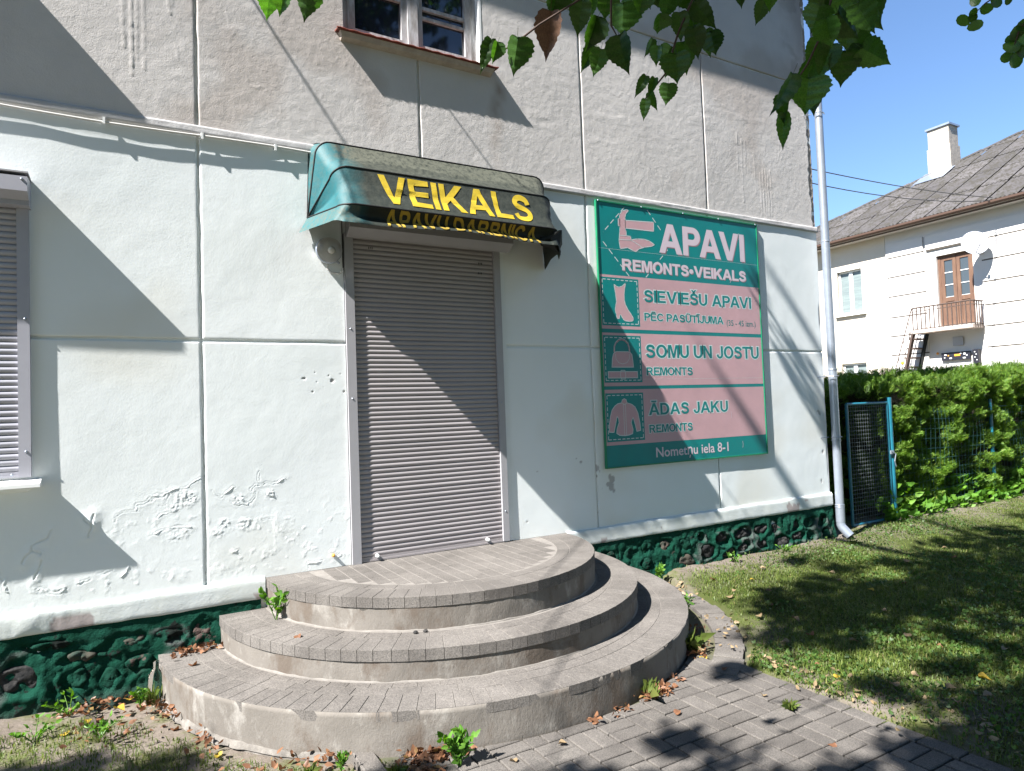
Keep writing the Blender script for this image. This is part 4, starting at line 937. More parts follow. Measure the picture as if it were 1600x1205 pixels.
lines([(2.225,1.46),(2.225,1.21)], .004, Y4, m_pale, 'emblem_outline', False); lines([(2.245,1.46),(2.245,1.205)], .004, Y4, m_pale, 'emblem_outline', False); lines([(2.21,1.465),(2.235,1.452),(2.262,1.465)], .004, Y4, m_pale, 'emblem_outline', False)
def outline_text(txt, x0, x1, z0, z1, material, out):
    caps(txt, x0, x1, z0, z1, Y2, out, G_, 'letter_outline', .075); caps(txt, x0, x1, z0, z1, Y3, material, G_)
def shadow_text(txt, x0, x1, z0, z1, d):
    caps(txt, x0+d, x1+d, z0-d, z1-d, Y1, m_pinkd, G_, 'letter_shadow'); caps(txt, x0+d*.5, x1+d*.5, z0-d*.5, z1-d*.5, Y1-.00015, m_pink, G_, 'letter_shadow'); caps(txt, x0, x1, z0, z1, Y3, m_lilac, G_, 'letter', .02)
shadow_text('APAVI', 2.69, 3.722, 2.730, 2.974, .012)
shadow_text('REMONTS•VEIKALS', 2.275, 3.728, 2.545, 2.638, .008)
outline_text('SIEVIEŠU APAVI', 2.492, 3.781, 2.296, 2.397, m_teal, m_pale)
outline_text('PĒC PASŪTĪJUMA', 2.486, 3.409, 2.141, 2.205, m_teal, m_pale)
G_(fit_text('(35 - 45 izm.)', 3.449, 3.828, 2.130, 2.180, Y3, m_teal, None, .0))
outline_text('SOMU UN JOSTU', 2.486, 3.852, 1.833, 1.942, m_teal, m_pale)
outline_text('REMONTS', 2.484, 3.004, 1.686, 1.753, m_teal, m_pale)
outline_text('ĀDAS JAKU', 2.490, 3.414, 1.358, 1.455, m_teal, m_pale)
outline_text('REMONTS', 2.487, 2.973, 1.212, 1.278, m_teal, m_pale)
G_(fit_text('Nometņu iela 8-1', 2.549, 3.397, 1.008, 1.089, Y3, m_lilac, None, .014))
rect(2.04, 3.894, 2.709, 2.7105, Y1, m_pale, 'banner_seam'); rect(2.44, 3.894, 1.655, 1.6565, Y2, m_pale, 'banner_seam')
for x in (2.05, 2.5, 2.97, 3.4, 3.885): G_(MB().lathe([(.0001,.005),(.005,.004),(.007,0)], (x, -.027, 3.09), 'y', 8).obj('screw', m_galv, smooth=True))
for x, z in ((3.66,2.93),(3.58,1.03),(3.52,2.52),(3.45,1.30)):
    lines([(x, z), (x+.006, z+.03), (x, z+.055)], .004, Y4, m_lilac, 'scratch_mark', False)

# ------------------------------------------------------------------ wall lamp, cables, small fittings
lampm = MB().lathe([(.0001,.0),(.062,.0),(.066,.012),(.066,.035),(.0001,.036)], (0,0,0), 'y', 28)
lamp = empty('wall_lamp', (-.118, -.006, 2.485), 'round clear glass bulkhead lamp beside the top left corner of the door shutter', 'lamp')
o = lampm.obj('base', mat('lamp_base', (.62,.61,.58), .5), lamp, True)
gl = bpy.data.materials.new('clear_glass'); gl.use_nodes = True; Pg = gl.node_tree.nodes['Principled BSDF']; Pg.inputs['Transmission Weight'].default_value = 1; Pg.inputs['Roughness'].default_value = .06; Pg.inputs['Base Color'].default_value = (.93,.93,.91,1); Pg.inputs['IOR'].default_value = 1.35
MB().lathe([(.064,.036),(.069,.052),(.070,.066),(.064,.085),(.050,.099),(.030,.107),(.0001,.110)], (0,0,0), 'y', 28).obj('glass_dome', gl, lamp, True)
MB().lathe([(.0655,.034),(.073,.038),(.073,.050),(.0655,.054)], (0,0,0), 'y', 28).obj('ring', m_galv, lamp, True)
MB().lathe([(.0001,.098),(.013,.094),(.019,.080),(.017,.064),(.010,.052),(.010,.038)], (.006,0,-.004), 'y', 14).obj('bulb', mat('bulb_white', (.6,.58,.52), .3), lamp, True)
MB().tube([(.05,-.03,-.055),(.062,-.03,-.065)], .007, 8).obj('clip', m_galv, lamp)
MB().tube([(.0,-.012,-.066),(-.002,-.012,-.095),(.02,-.012,-.115),(.06,-.012,-.118),(.082,-.012,-.108),(.085,-.012,-.085)], .005, 6).obj('lamp_cable', m_cable, lamp, True)
cb = MB().tube([(-.016,-.008,2.38),(-.016,-.008,2.5),(-.017,-.008,2.7),(-.018,-.008,2.8)], .0035, 6).obj('wall_wire', m_dcable, smooth=True)
tag(cb, 'thin dark wire running up the wall between the lamp and the door guide', 'wire')
pts = [(-4.2+i*.1, -.0215-.001*math.sin(i*1.7), 3.104+.008*math.sin(i*.35+1.0)) for i in range(41)]
cbl = empty('ledge_cable', (-2, 0, 3.1), 'pale electric cable clipped along the ledge left of the awning', 'cable')
o = MB().tube(pts, .0065, 7).obj('cable', m_cable, smooth=True); o.parent = cbl; o.matrix_parent_inverse = Matrix.Translation((2, 0, -3.1))
for x in (-1.32, -.83, -.42):
    o = MB().box(x-.006, x+.006, -.031, -.014, 3.086, 3.122).obj('clip', m_white); o.parent = cbl; o.matrix_parent_inverse = Matrix.Translation((2, 0, -3.1))
dw = MB().lathe([(.0001,.016),(.008,.014),(.010,.004),(.012,0)], (-.125,-.004,.575), 'y', 10).obj('foam_plug', mat('orange_foam', (.50,.26,.06), .9, bump=.002, bscale=80), smooth=True)
tag(dw, 'small orange foam plug in the wall low beside the door guide', 'plug')

lamp.scale = (1.13, 1.13, 1.13)
# ------------------------------------------------------------------ drainpipe
dp = empty('drainpipe', (4.86, -.09, .2), 'shiny galvanised drainpipe down the corner of the shop, kicked out at its foot', 'drainpipe')
DI = Matrix.Translation((-4.86, .09, -.2))
def D_(o): o.parent = dp; o.matrix_parent_inverse = DI; return o
r = .038; px_, py_ = 4.836, -.085
D_(MB().tube([(px_,py_,6.0),(px_,py_,5.0),(px_,py_,3.0)], r, 20).obj('pipe', m_galv, smooth=True))
D_(MB().tube([(px_,py_,3.02),(px_+.002,py_,1.5),(px_+.004,py_,.36)], r*1.03, 20).obj('pipe', m_galv, smooth=True))
D_(MB().tube([(px_+.004,py_,.40),(px_+.004,py_,.225)], r*1.12, 20).obj('collar', m_galv, smooth=True))
el = MB(); e0 = [(px_+.004,py_,.24),(px_+.004,py_,.20),(px_+.006,py_-.010,.175),(px_+.030,py_-.075,.095)]
el.tube(e0, [r*1.08, r*1.08, r*1.1, r*1.15], 20, cap=False)
D_(el.obj('outlet', m_galv, smooth=True)); D_(MB().tube(e0, [r*1.04, r*1.04, r*1.06, r*1.12], 20, cap=False).obj('outlet_lining', mat('pipe_inside', (.16,.18,.21), .5), smooth=True))
for z in (3.0, 1.72, 1.02, .385, .365): D_(MB().lathe([(r*1.02,0),(r*1.13,.003),(r*1.13,.011),(r*1.02,.014)], (px_+.002, py_, z), 'z', 20).obj('pipe_seam', m_galv, smooth=True))
for z in (4.3, 1.66, 1.06):
    D_(MB().tube([(px_-.12,.0,z-.004),(px_-.06,-.05,z)], .004, 6).tube([(px_-.075,py_-.0,z),(px_-.05,py_-.045,z),(px_,py_-.052,z),(px_+.05,py_-.03,z)], .005, 6).obj('bracket', m_galv))

# ------------------------------------------------------------------ gate and fence
gate = empty('garden_gate', (5.5, 0, 0), 'narrow teal pipe gate with square wire mesh between shop corner and hedge', 'gate')
GI = Matrix.Translation((-5.5, 0, 0))
def Q_(o, root=gate, inv=GI): o.parent = root; o.matrix_parent_inverse = inv; return o
gx0, gx1, gz0, gz1 = 5.40, 6.125, .09, 1.372; GY = .16
for a, b in (((gx0,GY,gz0),(gx0,GY,gz1)), ((gx1,GY,gz0),(gx1,GY,gz1)), ((gx0,GY,gz1),(gx1,GY,gz1)), ((gx0,GY,gz0),(gx1,GY,gz0))):
    Q_(MB().tube([a, b], .016, 10).obj('frame_tube', m_gatep, smooth=True))
mw = MB()
x = gx0+.03
while x < gx1: mw.bar((x, GY+.002, gz0), (x, GY+.002, gz1), .0032, .0032); x += .042
z = gz0+.03
while z < gz1: mw.bar((gx0, GY-.003, z), (gx1, GY-.003, z), .0032, .0032); z += .042
o = Q_(mw.obj('wire_mesh', mat('rusty_gate_wire', (.10,.12,.12), .6)))
Q_(MB().box(6.11,6.17,.125,.14,.80,.84).tube([(6.12,.13,.83),(6.17,.11,.80),(6.15,.115,.72),(6.18,.12,.66)], .006, 6).obj('latch_chain', m_galv))
fence = empty('wire_fence', (8, 0, 0), 'green welded wire fence with teal posts grown through by the hedge', 'fence')
FI = Matrix.Translation((-8, 0, 0))
Q_(MB().tube([(6.175,.16,-.1),(6.175,.16,1.43)], .028, 14).obj('post', m_gatep, smooth=True), fence, FI)
for x in (8.40, 10.8): Q_(MB().tube([(x,.16,-.1),(x,.16,1.36)], .02, 10).obj('post', m_gatep, smooth=True), fence, FI)
fm = MB()
def fy(x, z): return .185-.035*math.sin((x-6.1)*1.4)*math.sin(z*2.2)+.012*math.sin(x*7+z*5)
x = 6.23
while x < 11.5:
    fm.tube([(x+.03*math.sin(z*4+x*2), fy(x, z), z) for z in np.linspace(.06, 1.25+.03*math.sin(x*2), 12)], .0012, 3, cap=False); x += .085
for z in (.08,.20,.32,.44,.56,.68,.80,.92,1.04,1.16,1.25):
    fm.tube([(x, fy(x, z), z+.012*math.sin(x*2.5+z*4)) for x in np.arange(6.2, 11.5, .15)], .0012, 3, cap=False)
Q_(fm.obj('wire_mesh', m_wire), fence, FI)

# ------------------------------------------------------------------ hedge
hedge = empty('thuja_hedge', (8.5, .7, 0), 'long clipped green thuja hedge behind the wire fence and gate', 'hedge')
HI = Matrix.Translation((-8.5, -.7, 0))
def hedge_top(x): return 1.60+.035*(x-5.5)+.05*np.sin(x*3.1)+.03*np.sin(x*7.7)
def hedge_front(x, z): return .19+.04*np.sin(x*2.7+z)+.04*np.sin(x*5.3-z*4)+np.clip(.25-z, 0, 1)*.5+np.clip((6.2-x)*4, 0, 1)*.45
def sprays(P, Nn, size, seed, tmplV, tmplF, upb=.5):
    r = np.random.RandomState(seed); n = len(P)
    Nn = Nn/np.linalg.norm(Nn, axis=1)[:, None]
    d = Nn*.8+r.normal(0, .45, (n, 3))*np.array([1.5, 1, .8])+np.array([0, 0, upb]); d /= np.linalg.norm(d, axis=1)[:, None]      # growth direction
    q = np.cross(d, r.normal(0, 1, (n, 3))); q /= np.linalg.norm(q, axis=1)[:, None]; w = np.cross(d, q)
    sc = size*r.uniform(.6, 1.25, n)
    T = tmplV[None]*sc[:, None, None]
    V = P[:, None]+T[..., 0:1]*q[:, None]+T[..., 1:2]*d[:, None]+T[..., 2:3]*w[:, None]
    F = (tmplF[None]+(np.arange(n)*len(tmplV))[:, None, None]).reshape(-1, tmplF.shape[1]); return V.reshape(-1, 3), F
# flat feathery thuja spray: a stem with side fans
tv = [(0,0,0)]; tf = []
for s, (y, l) in enumerate([(.0,.42),(.16,.5),(.32,.5),(.48,.44),(.62,.34),(.76,.22)]):
    for sgn in (-1, 1):
        k = len(tv); tv += [(0, y, 0), (sgn*l*.85, y+l*.5, .05*sgn+.05), (sgn*l*.52, y+l*.52, .0)]; tf.append((k, k+1, k+2))
k = len(tv); tv += [(-.05,.7,0), (.05,.7,0), (0,1.05,.03)]; tf.append((k, k+1, k+2))
k = len(tv); tv += [(-.025,-.1,0), (.025,-.1,0), (0,.8,.02)]; tf.append((k, k+1, k+2))
TV = np.array(tv)-np.array([0,.35,0]); TF = np.array(tf)
n = 34000; r = np.random.RandomState(11)
hx = 4.95+7.1*r.rand(n)**1.25; hz = r.rand(n)**.9; top = hedge_top(hx); hz = .06+hz*(top-.06)
keep = fbm(hx*.7, hz*1.6, 6, 3, 5)+.48 > r.rand(n)*.55+.12
hx, hz, top = hx[keep], hz[keep], top[keep]
dep = np.abs(r.normal(0, .05, len(hx)))+fbm(hx*.7, hz*1.5, 6, 4, 8)*.17+.01
hy = hedge_front(hx, hz)+dep+np.clip(hz-(top-.2), 0, 1)**2*2.5
P1 = np.stack([hx, hy, hz], -1); N1 = np.tile([0, -1., .15], (len(hx), 1))
n2 = 6500; tx = 4.85+7.2*r.rand(n2)**1.2; ty = .16+r.rand(n2)*1.0+np.clip(5.95-tx, 0, 1)*.3; P2 = np.stack([tx, ty, hedge_top(tx)+r.normal(0, .035, n2)-.02-np.clip(.35-(ty-.1), 0, 1)**2*.6], -1); N2 = np.tile([0, -.25, 1.], (n2, 1))
# end face towards the shop corner is in the shade
V, F = sprays(np.concatenate([P1, P2]), np.concatenate([N1, N2]), .088, 12, TV, TF)
o = Q_(link('foliage', npmesh('foliage', V, F, False), m_thuja), hedge, HI); o['kind'] = 'stuff'
hc = []; xs_ = np.linspace(4.9, 12.6, 80); zs_ = np.linspace(0, 1, 14)
core = MB()
for x in xs_:
    tp = float(hedge_top(x))-.10
    for t in zs_: z = t*tp; core.v.append((x, float(hedge_front(x, z))+.22+float(vnoise(np.float64(x*5), np.float64(z*5), 8))*.18, z))
    core.v.append((x, 1.2, tp)); core.v.append((x, 1.25, 0))
m_ = 16; core.f = [(i*m_+j, i*m_+j+1, (i+1)*m_+j+1, (i+1)*m_+j) for i in range(79) for j in range(15)]+[tuple(range(16)), tuple(range(79*16, 80*16))]
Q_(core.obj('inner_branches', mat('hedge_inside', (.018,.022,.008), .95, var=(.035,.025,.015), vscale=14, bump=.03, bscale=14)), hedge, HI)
# broadleaf undergrowth at the hedge foot
lv = np.array([(0,0,0),(-.32,.35,.06),(0,.45,-.02),(.32,.35,.06),(-.2,.8,.02),(.2,.8,.02),(0,1.1,-.05)]); lf = np.array([(0,1,2),(0,2,3),(1,4,2),(2,5,3),(2,4,6),(2,6,5)])
n = 900; ux = 5.95+r.rand(n)**1.3*3.6; uz = .03+r.rand(n)*.42*(.45+.55*np.sin(ux*2.2)**2); uy = .14+r.rand(n)*.2-.1*(uz < .2)
V, F = sprays(np.stack([ux, uy, uz], -1), np.tile([0,-1.,.6], (n, 1)), .085, 13, lv, lf, .2)
ug = link('ivy_undergrowth', npmesh('ivy_undergrowth', V, F, False), m_weed); tag(ug, 'light green broadleaf undergrowth along the foot of the hedge', 'undergrowth', kind='stuff')

# ------------------------------------------------------------------ neighbouring house
nb = empty('neighbour_house', (20, 6, 0), 'cream and white two storey house with grey corrugated hip roof beyond the hedge', 'house')
NI = Matrix.Translation((-20, -6, 0))
def H_(o): o.parent = nb; o.matrix_parent_inverse = NI; return o
m_cream = mat('cream_render', (.52,.46,.37), .85, var=(.56,.51,.43), vscale=.8, bump=.004, bscale=20)
m_creamw = mat('white_render', (.60,.58,.55), .85, var=(.56,.54,.51), vscale=.8, bump=.003, bscale=20)
m_brown = mat('brown_gutter', (.085,.05,.035), .5)
m_wood = mat('weathered_door_wood', (.15,.085,.052), .75, var=(.10,.052,.035), vscale=9, stretch=(3,3,.4))
m_iron = mat('rusty_iron', (.085,.065,.055), .8, var=(.06,.035,.025), vscale=30)
m_blind = mat('pane_with_blind', (.20,.24,.23), .15, var=(.14,.17,.17), vscale=2, stretch=(1,1,12))
XH = 17.0
# walls with real openings: door 4.27..5.13 x 3.20..5.02, window 7.15..7.90 x 3.87..5.13, lower window 7.1..7.83 x 1.2..2.43
def wallbox(mb, y0, y1, z0, z1, x=XH): return mb.box(x, x+.35, y0, y1, z0, z1)
cw = MB()
for a in ((6.44,7.15,0,5.95),(7.90,10.7,0,5.95),(7.15,7.90,0,1.2),(7.15,7.90,2.43,3.87),(7.15,7.90,5.13,5.95)): wallbox(cw, *a)
cw.box(XH+.35, 29, 10.4, 10.7, 0, 5.95)
H_(cw.obj('wall', m_cream))
ww = MB()
for a in ((-3,4.27,0,5.95),(5.13,6.44,0,5.95),(4.27,5.13,0,3.20),(4.27,5.13,5.02,5.95)): wallbox(ww, *a, x=XH+.012)
H_(ww.obj('wall', m_creamw))
for zi, z in enumerate([2.02, 2.55, 3.065, 3.58, 4.15, 4.68, 5.21]):      # rendered courses with open joints, right and left of the door
    z1 = [2.55, 3.065, 3.58, 4.15, 4.68, 5.21, 5.62][zi]
    H_(MB().box(XH-.045, XH+.011, -3, 4.05 if z < 5.0 else 5.35, z+.017, z1-.017).obj('wall_panel', m_creamw))
    H_(MB().box(XH-.045, XH+.011, 5.42, 6.40, z+.017, z1-.017).obj('wall_panel', m_creamw))
m_joint = mat('dark_joint', (.10,.085,.07), .95)
for z in (2.02, 2.55, 3.065, 3.58, 4.15, 4.68, 5.21):
    H_(MB().box(XH-.030, XH+.010, -3, 4.05 if z < 5.0 else 5.35, z-.017, z+.017).box(XH-.030, XH+.010, 5.42, 6.40, z-.017, z+.017).obj('joint', m_joint))
H_(MB().box(XH-.045, XH+.011, -3, 6.40, 0, 2.003).obj('wall_panel', m_creamw))
# windows
def nwin(y0, y1, z0, z1, sill=True, split=.5):
    w = H_(MB().box(XH+.08, XH+.14, y0, y0+.05, z0, z1).box(XH+.08, XH+.14, y1-.05, y1, z0, z1).box(XH+.08, XH+.14, y0+.05, y1-.05, z0, z0+.05).box(XH+.08, XH+.14, y0+.05, y1-.05, z1-.05, z1).obj('window', m_white))
    ym = y0+(y1-y0)*split
    o = MB().box(XH+.075, XH+.145, ym-.055, ym+.055, z0+.05, z1-.05).obj('mullion', m_white); o.parent = w
    for a, b in ((y0+.05, ym-.055), (ym+.055, y1-.05)):
        o = MB().box(XH+.11, XH+.12, a, b, z0+.05, z1-.05).obj('pane', m_blind); o.parent = w
    o = MB().box(XH+.16, XH+.30, y0+.03, y1-.03, z0+.03, z1-.03).obj('room', m_glass); o.parent = w
    if sill:
        o = MB().box(XH-.10, XH+.08, y0-.08, y1+.08, z0-.06, z0-.01).obj('sill', m_wsill); o.parent = w
nwin(7.15, 7.90, 3.87, 5.13); nwin(7.15, 7.90, 1.2, 2.43)
for a in ((7.03,7.15,3.80,5.22),(7.90,8.02,3.80,5.22),(7.15,7.90,5.13,5.22)): H_(MB().box(XH-.02, XH-.001, *a).obj('window_surround', m_creamw))
# balcony door: two leaves with three panes each
def leaf(y0, y1):
    d = H_(MB().box(XH+.10, XH+.15, y0, y0+.085, 3.22, 4.98).box(XH+.10, XH+.15, y1-.085, y1, 3.22, 4.98).box(XH+.10, XH+.15, y0+.085, y1-.085, 4.88, 4.98).box(XH+.10, XH+.15, y0+.085, y1-.085, 3.22, 3.32).box(XH+.10, XH+.15, y0+.085, y1-.085, 3.82, 3.93).obj('door', m_wood))
    o = MB().box(XH+.115, XH+.135, y0+.085, y1-.085, 3.32, 3.82).obj('door_panel', m_wood); o.parent = d
    for k in range(3):
        z0 = 3.93+k*.3167; o = MB().box(XH+.12, XH+.126, y0+.085, y1-.085, z0+.01, z0+.305).obj('pane', mat_pane); o.parent = d
        o = MB().box(XH+.105, XH+.14, y0+.085, y1-.085, z0-.008, z0+.010).obj('glazing_bar', m_white); o.parent = d
mat_pane = mat('old_window_pane', (.05,.06,.065), .1, spec=.8)
leaf(4.33, 4.695); leaf(4.705, 5.07)
H_(MB().box(XH+.09, XH+.16, 4.27, 4.33, 3.2, 5.02).box(XH+.09, XH+.16, 5.07, 5.13, 3.2, 5.02).box(XH+.09, XH+.16, 4.33, 5.07, 4.98, 5.02).obj('door_frame', m_wood))
H_(MB().box(XH+.16, XH+.34, 4.27, 5.13, 3.2, 5.02).obj('dark_room', m_glass))
# balcony with railing and stair
bal = H_(MB().box(XH-.57, XH-.046, 4.08, 5.50, 3.03, 3.12).obj('balcony', mat('balcony_slab', (.45,.38,.33), .9, var=(.32,.27,.24), vscale=9)))
rl = MB(); y = 4.16; xb = XH-.55
rail_top = 3.69
for zr, rr_ in ((rail_top, .020), (3.14, .013), (3.60, .010)):
    o = MB().tube([(XH-.05, 4.08, zr), (xb+.06, 4.08, zr), (xb, 4.15, zr), (xb, 5.44, zr), (xb, 5.52, zr-.02)], rr_, 6).obj('rail', m_iron); o.parent = bal
me = MB().bar((0,0,0),(0,0,.68),.020,.020).mesh('baluster'); me.materials.append(m_iron)
for k in range(14):
    o = bpy.data.objects.new('baluster', me); COL.objects.link(o); o.parent = bal; o.location = (xb, 4.12+k*.106, 3.03)
for k in range(4):
    o = bpy.data.objects.new('baluster', me); COL.objects.link(o); o.parent = bal; o.location = (xb+.1+k*.11, 4.08, 3.03)
st_a = Vector((xb+.04, 5.52, 3.05)); st_b = Vector((xb+.04, 6.22, .3))
stair = H_(MB().bar(st_a, st_b, .05, .12).obj('stair_stringer', m_iron)); 
H_(MB().bar(st_a+Vector((.42,-.12,0)), st_b+Vector((.42,-.12,0)), .05, .10).obj('stair_stringer', m_black))
for k in range(11):
    p = st_a.lerp(st_b, (k+.6)/11.5); H_(MB().box(p.x, p.x+.42, p.y-.11, p.y+.09, p.z-.02, p.z+.012).obj('stair_tread', m_iron))
H_(MB().tube([(xb, 5.52, rail_top-.02), (xb, 6.34, 1.15)], .014, 6).tube([(xb, 5.55, 3.15), (xb, 6.30, .6)], .010, 6).obj('stair_rail', m_iron))
for k in range(5):
    t = (k+.5)/5; H_(MB().tube([(xb, 5.54+.76*t, 3.64-2.4*t), (xb+.02, 5.53+.70*t, 3.02-2.6*t)], .009, 5).obj('baluster', m_iron))
# fittings on the wall below the balcony
sg = MB().box(XH-.06, XH-.03, 4.42, 5.10, 2.30, 2.50).obj('black_sign', mat('black_board', (.012,.012,.02), .5)); tag(sg, 'black board with small orange and white marks on the wall under the balcony', 'sign')
m_orange = mat('orange_paint', (.65,.28,.03), .6)
for k, (y, z, w_, h_, mt) in enumerate([(5.00,2.44,.05,.03,'w'),(5.02,2.37,.03,.02,'w'),(4.88,2.35,.06,.03,'w'),(4.72,2.42,.14,.05,'o'),(4.55,2.44,.05,.04,'w'),(4.50,2.40,.03,.03,'w'),(4.56,2.34,.06,.03,'w'),(4.64,2.45,.03,.02,'w'),(4.93,2.42,.03,.03,'o')]):
    o = MB().box(XH-.066, XH-.0605, y-w_/2, y+w_/2, z-h_/2, z+h_/2).obj('mark', m_white if mt == 'w' else m_orange); o.parent = sg
mb_ = MB().box(XH-.14, XH-.03, 4.20, 4.33, 2.12, 2.52).obj('black_letterbox', mat('black_box', (.014,.014,.02), .5)); tag(mb_, 'tall narrow black box hung on the wall right of the black board', 'box')
for y, z in ((4.28,2.46),(4.25,2.40),(4.28,2.33),(4.24,2.26)):
    o = MB().box(XH-.146, XH-.1405, y-.012, y+.012, z-.01, z+.01).obj('mark', m_white); o.parent = mb_
for nm, y, z, s_ in (('orange_reflector', 5.80, 2.30, .05), ('orange_ribbon', 5.20, 2.50, .035)):
    o = MB().lathe([(.0001,.03),(s_*.6,.025),(s_,.01),(s_*.8,0)], (XH-.58 if nm == 'orange_reflector' else XH-.03, y, z), 'x', 8).obj(nm, m_orange)
    tag(o, 'round orange object fixed on the iron stair' if nm == 'orange_reflector' else 'small orange scrap on the white wall left of the black board', 'reflector' if nm == 'orange_reflector' else 'scrap')
gr = MB().box(XH-.03, XH-.022, 4.58, 4.82, 2.66, 2.88).obj('wall_vent', m_rail); tag(gr, 'small grey square vent on the white wall above the black board', 'vent')
lamp2 = MB().box(XH-.09, XH-.02, 4.00, 4.10, 4.84, 4.94).obj('wall_box', m_rail); tag(lamp2, 'little grey electrical box behind the satellite dish', 'box')
wv = MB().tube([(XH-.03,3.99,4.84),(XH-.03,3.99,4.15),(XH-.03,3.985,4.05)], .008, 5).lathe([(.0001,0),(.02,.01),(.02,.05),(.0001,.06)], (XH-.03,3.985,4.0), 'z', 8).obj('hanging_wire', m_dcable); tag(wv, 'short dark wire hanging down the wall below the dish', 'wire')
# satellite dish
dish = empty('satellite_dish', (XH-.02, 4.10, 4.95), 'round white satellite dish beside the brown balcony door', 'satellite dish')
dc = Vector((16.55, 4.0, 5.04)); axis = Vector((-.70, -.68, .22)).normalized(); qd = axis.to_track_quat('Z', 'Y')
prof = [(.295*t, .07*t*t) for t in np.linspace(.001, 1, 9)]+[(.30, .066), (.295, .058)]
mbd = MB().lathe(prof, n=36); me = mbd.mesh('reflector', True); o = link('reflector', me, mat('dish_white', (.36,.38,.41), .5), dish); DW = Matrix.Translation(-Vector((XH-.02, 4.10, 4.95)))
o.matrix_local = DW @ Matrix.Translation(dc) @ qd.to_matrix().to_4x4()
tip = dc+axis*.34+Vector((0,0,-.18))
o = MB().tube([dc+Vector((-.02,0,-.28)), tip], .012, 6).lathe([(.0001,0),(.03,.01),(.03,.06),(.0001,.07)], tuple(tip), 'z', 10).obj('feed_arm', m_rail); o.parent = dish; o.matrix_parent_inverse = DW
o = MB().tube([dc-axis*.01, (XH-.1, 4.08, 4.90), (XH, 4.08, 4.90)], .02, 8).obj('mount', m_rail); o.parent = dish; o.matrix_parent_inverse = DW

# roof: corrugated sheets laid on the slope, clipped along the hip
EX, EZ, CY, TT = 16.58, 5.975, 11.1, .56
sl_ang = math.atan(TT)
roof = H_(MB().add([(EX+.05,CY-.08,EZ-.03),(EX+6.6,CY-6.7,EZ+6.6*TT-.05),(EX+6.6,-4,EZ+6.6*TT-.05),(EX+.05,-4,EZ-.03),(EX+13,CY,EZ-.03)], [(0,3,2,1),(0,1,4)]).obj('roof', mat('roof_boards', (.02,.018,.016), .9)))
def roof_extra(m, N, L, cur, co, noise):
    n = noise(5, 7, .8); cr = N.new('ShaderNodeValToRGB'); cr.color_ramp.elements[0].position = .47; cr.color_ramp.elements[1].position = .55; L.new(n.outputs['Fac'], cr.inputs[0])
    mx = N.new('ShaderNodeMixRGB'); L.new(cr.outputs[0], mx.inputs[0]); L.new(cur, mx.inputs[1]); mx.inputs[2].default_value = (.048,.044,.036,1); return mx.outputs[0]
m_slate = mat('corrugated_cement_sheet', (.092,.085,.084), .95, var=(.066,.062,.062), vscale=1.2, objvar=.2, bump=.006, bscale=25, extra=roof_extra)
SLW, SLH = 1.13, 1.62
def sheet(y0, s0, y1, s1, lift):
    """corrugated sheet between y1<y0 along the eave and s0..s1 up the slope"""
    nC = 7; V = []; F = []
    nseg = nC*2
    for a in (0, 1):
        s = s0 if a == 0 else s1; lf_ = lift+(0 if a else .018)
        for i in range(nseg+1):
            y = y0+(y1-y0)*i/nseg; hgt = .014*(1 if i % 2 else -1)+lf_
            V.append((EX+s*math.cos(sl_ang)-hgt*math.sin(sl_ang), y, EZ+s*math.sin(sl_ang)+hgt*math.cos(sl_ang)))
    for i in range(nseg): F.append((i, i+1, nseg+2+i, nseg+1+i))
    # thickness at the lower edge
    k = len(V)
    for i in range(nseg+1): v = V[i]; V.append((v[0]+.006, v[1], v[2]-.014))
    for i in range(nseg): F.append((i, k+i, k+i+1, i+1))
    mb = MB(); mb.v = V; mb.f = F; return mb
row = 0; s = -.04
for row in range(5):
    s0 = -.04+row*1.5; col = 0; y = CY+.6-(row % 2)*0
    for col in range(21):
        y0 = CY-.0-col*.70+.3; y1 = y0-.648
        if y1 < -3: break
        # hip line: y = CY - (x-EX) ; sheet kept where y < CY-(x-EX)
        x_lo = EX+s0*math.cos(sl_ang)
        if y1 > CY-(x_lo-EX): continue
        me = sheet(y0, s0, y1, s0+1.6, .03+.004*(row % 2)).mesh('roof_sheet')
        bm = bmesh.new(); bm.from_mesh(me)
        bmesh.ops.bisect_plane(bm, geom=bm.verts[:]+bm.edges[:]+bm.faces[:], plane_co=(EX, CY, 0), plane_no=Vector((1, 1, 0)).normalized(), clear_outer=True)
        bm.to_mesh(me); bm.free()
        if len(me.polygons) == 0: continue
        o = link('roof_sheet', me, m_slate); o.parent = roof
hipc = MB(); 
for k in range(9):
    h0, h1 = k*.72, k*.72+.78; o = MB().tube([(EX+h0, CY-h0, EZ+h0*TT+.035), (EX+h1, CY-h1, EZ+h1*TT+.055)], .055, 8).obj('hip_cap', m_slate); o.parent = roof
H_(MB().box(EX-.02, EX+.43, -4, CY, EZ-.10, EZ-.045).obj('soffit', m_creamw))
gut = [];
gm = MB(); prof = [(.0,0.),(-.012,-.05),(-.05,-.085),(-.10,-.085),(-.13,-.05),(-.135,0.)]
for y in (-4, CY+.05):
    for x, z in prof: gm.v.append((EX+.0+x, y, EZ-.01+z))
gm.f = [(i, i+1, 7+i, 6+i) for i in range(5)]
H_(gm.obj('gutter', m_brown)); H_(MB().box(EX-.0,EX+.03,-4,CY,EZ-.14,EZ-.02).obj('fascia', m_brown))
ch = MB().box(20.67, 21.25, 6.40, 7.08, 8.0, 9.1).box(20.70, 21.22, 6.43, 7.05, 9.1, 9.70)
cho = H_(ch.obj('chimney', mat('chimney_render', (.42,.37,.31), .9, var=(.30,.27,.23), vscale=5, bump=.01, bscale=14)))
o = MB().box(20.65, 21.27, 6.38, 7.10, 9.70, 9.76).obj('cap', m_galv); o.parent = cho
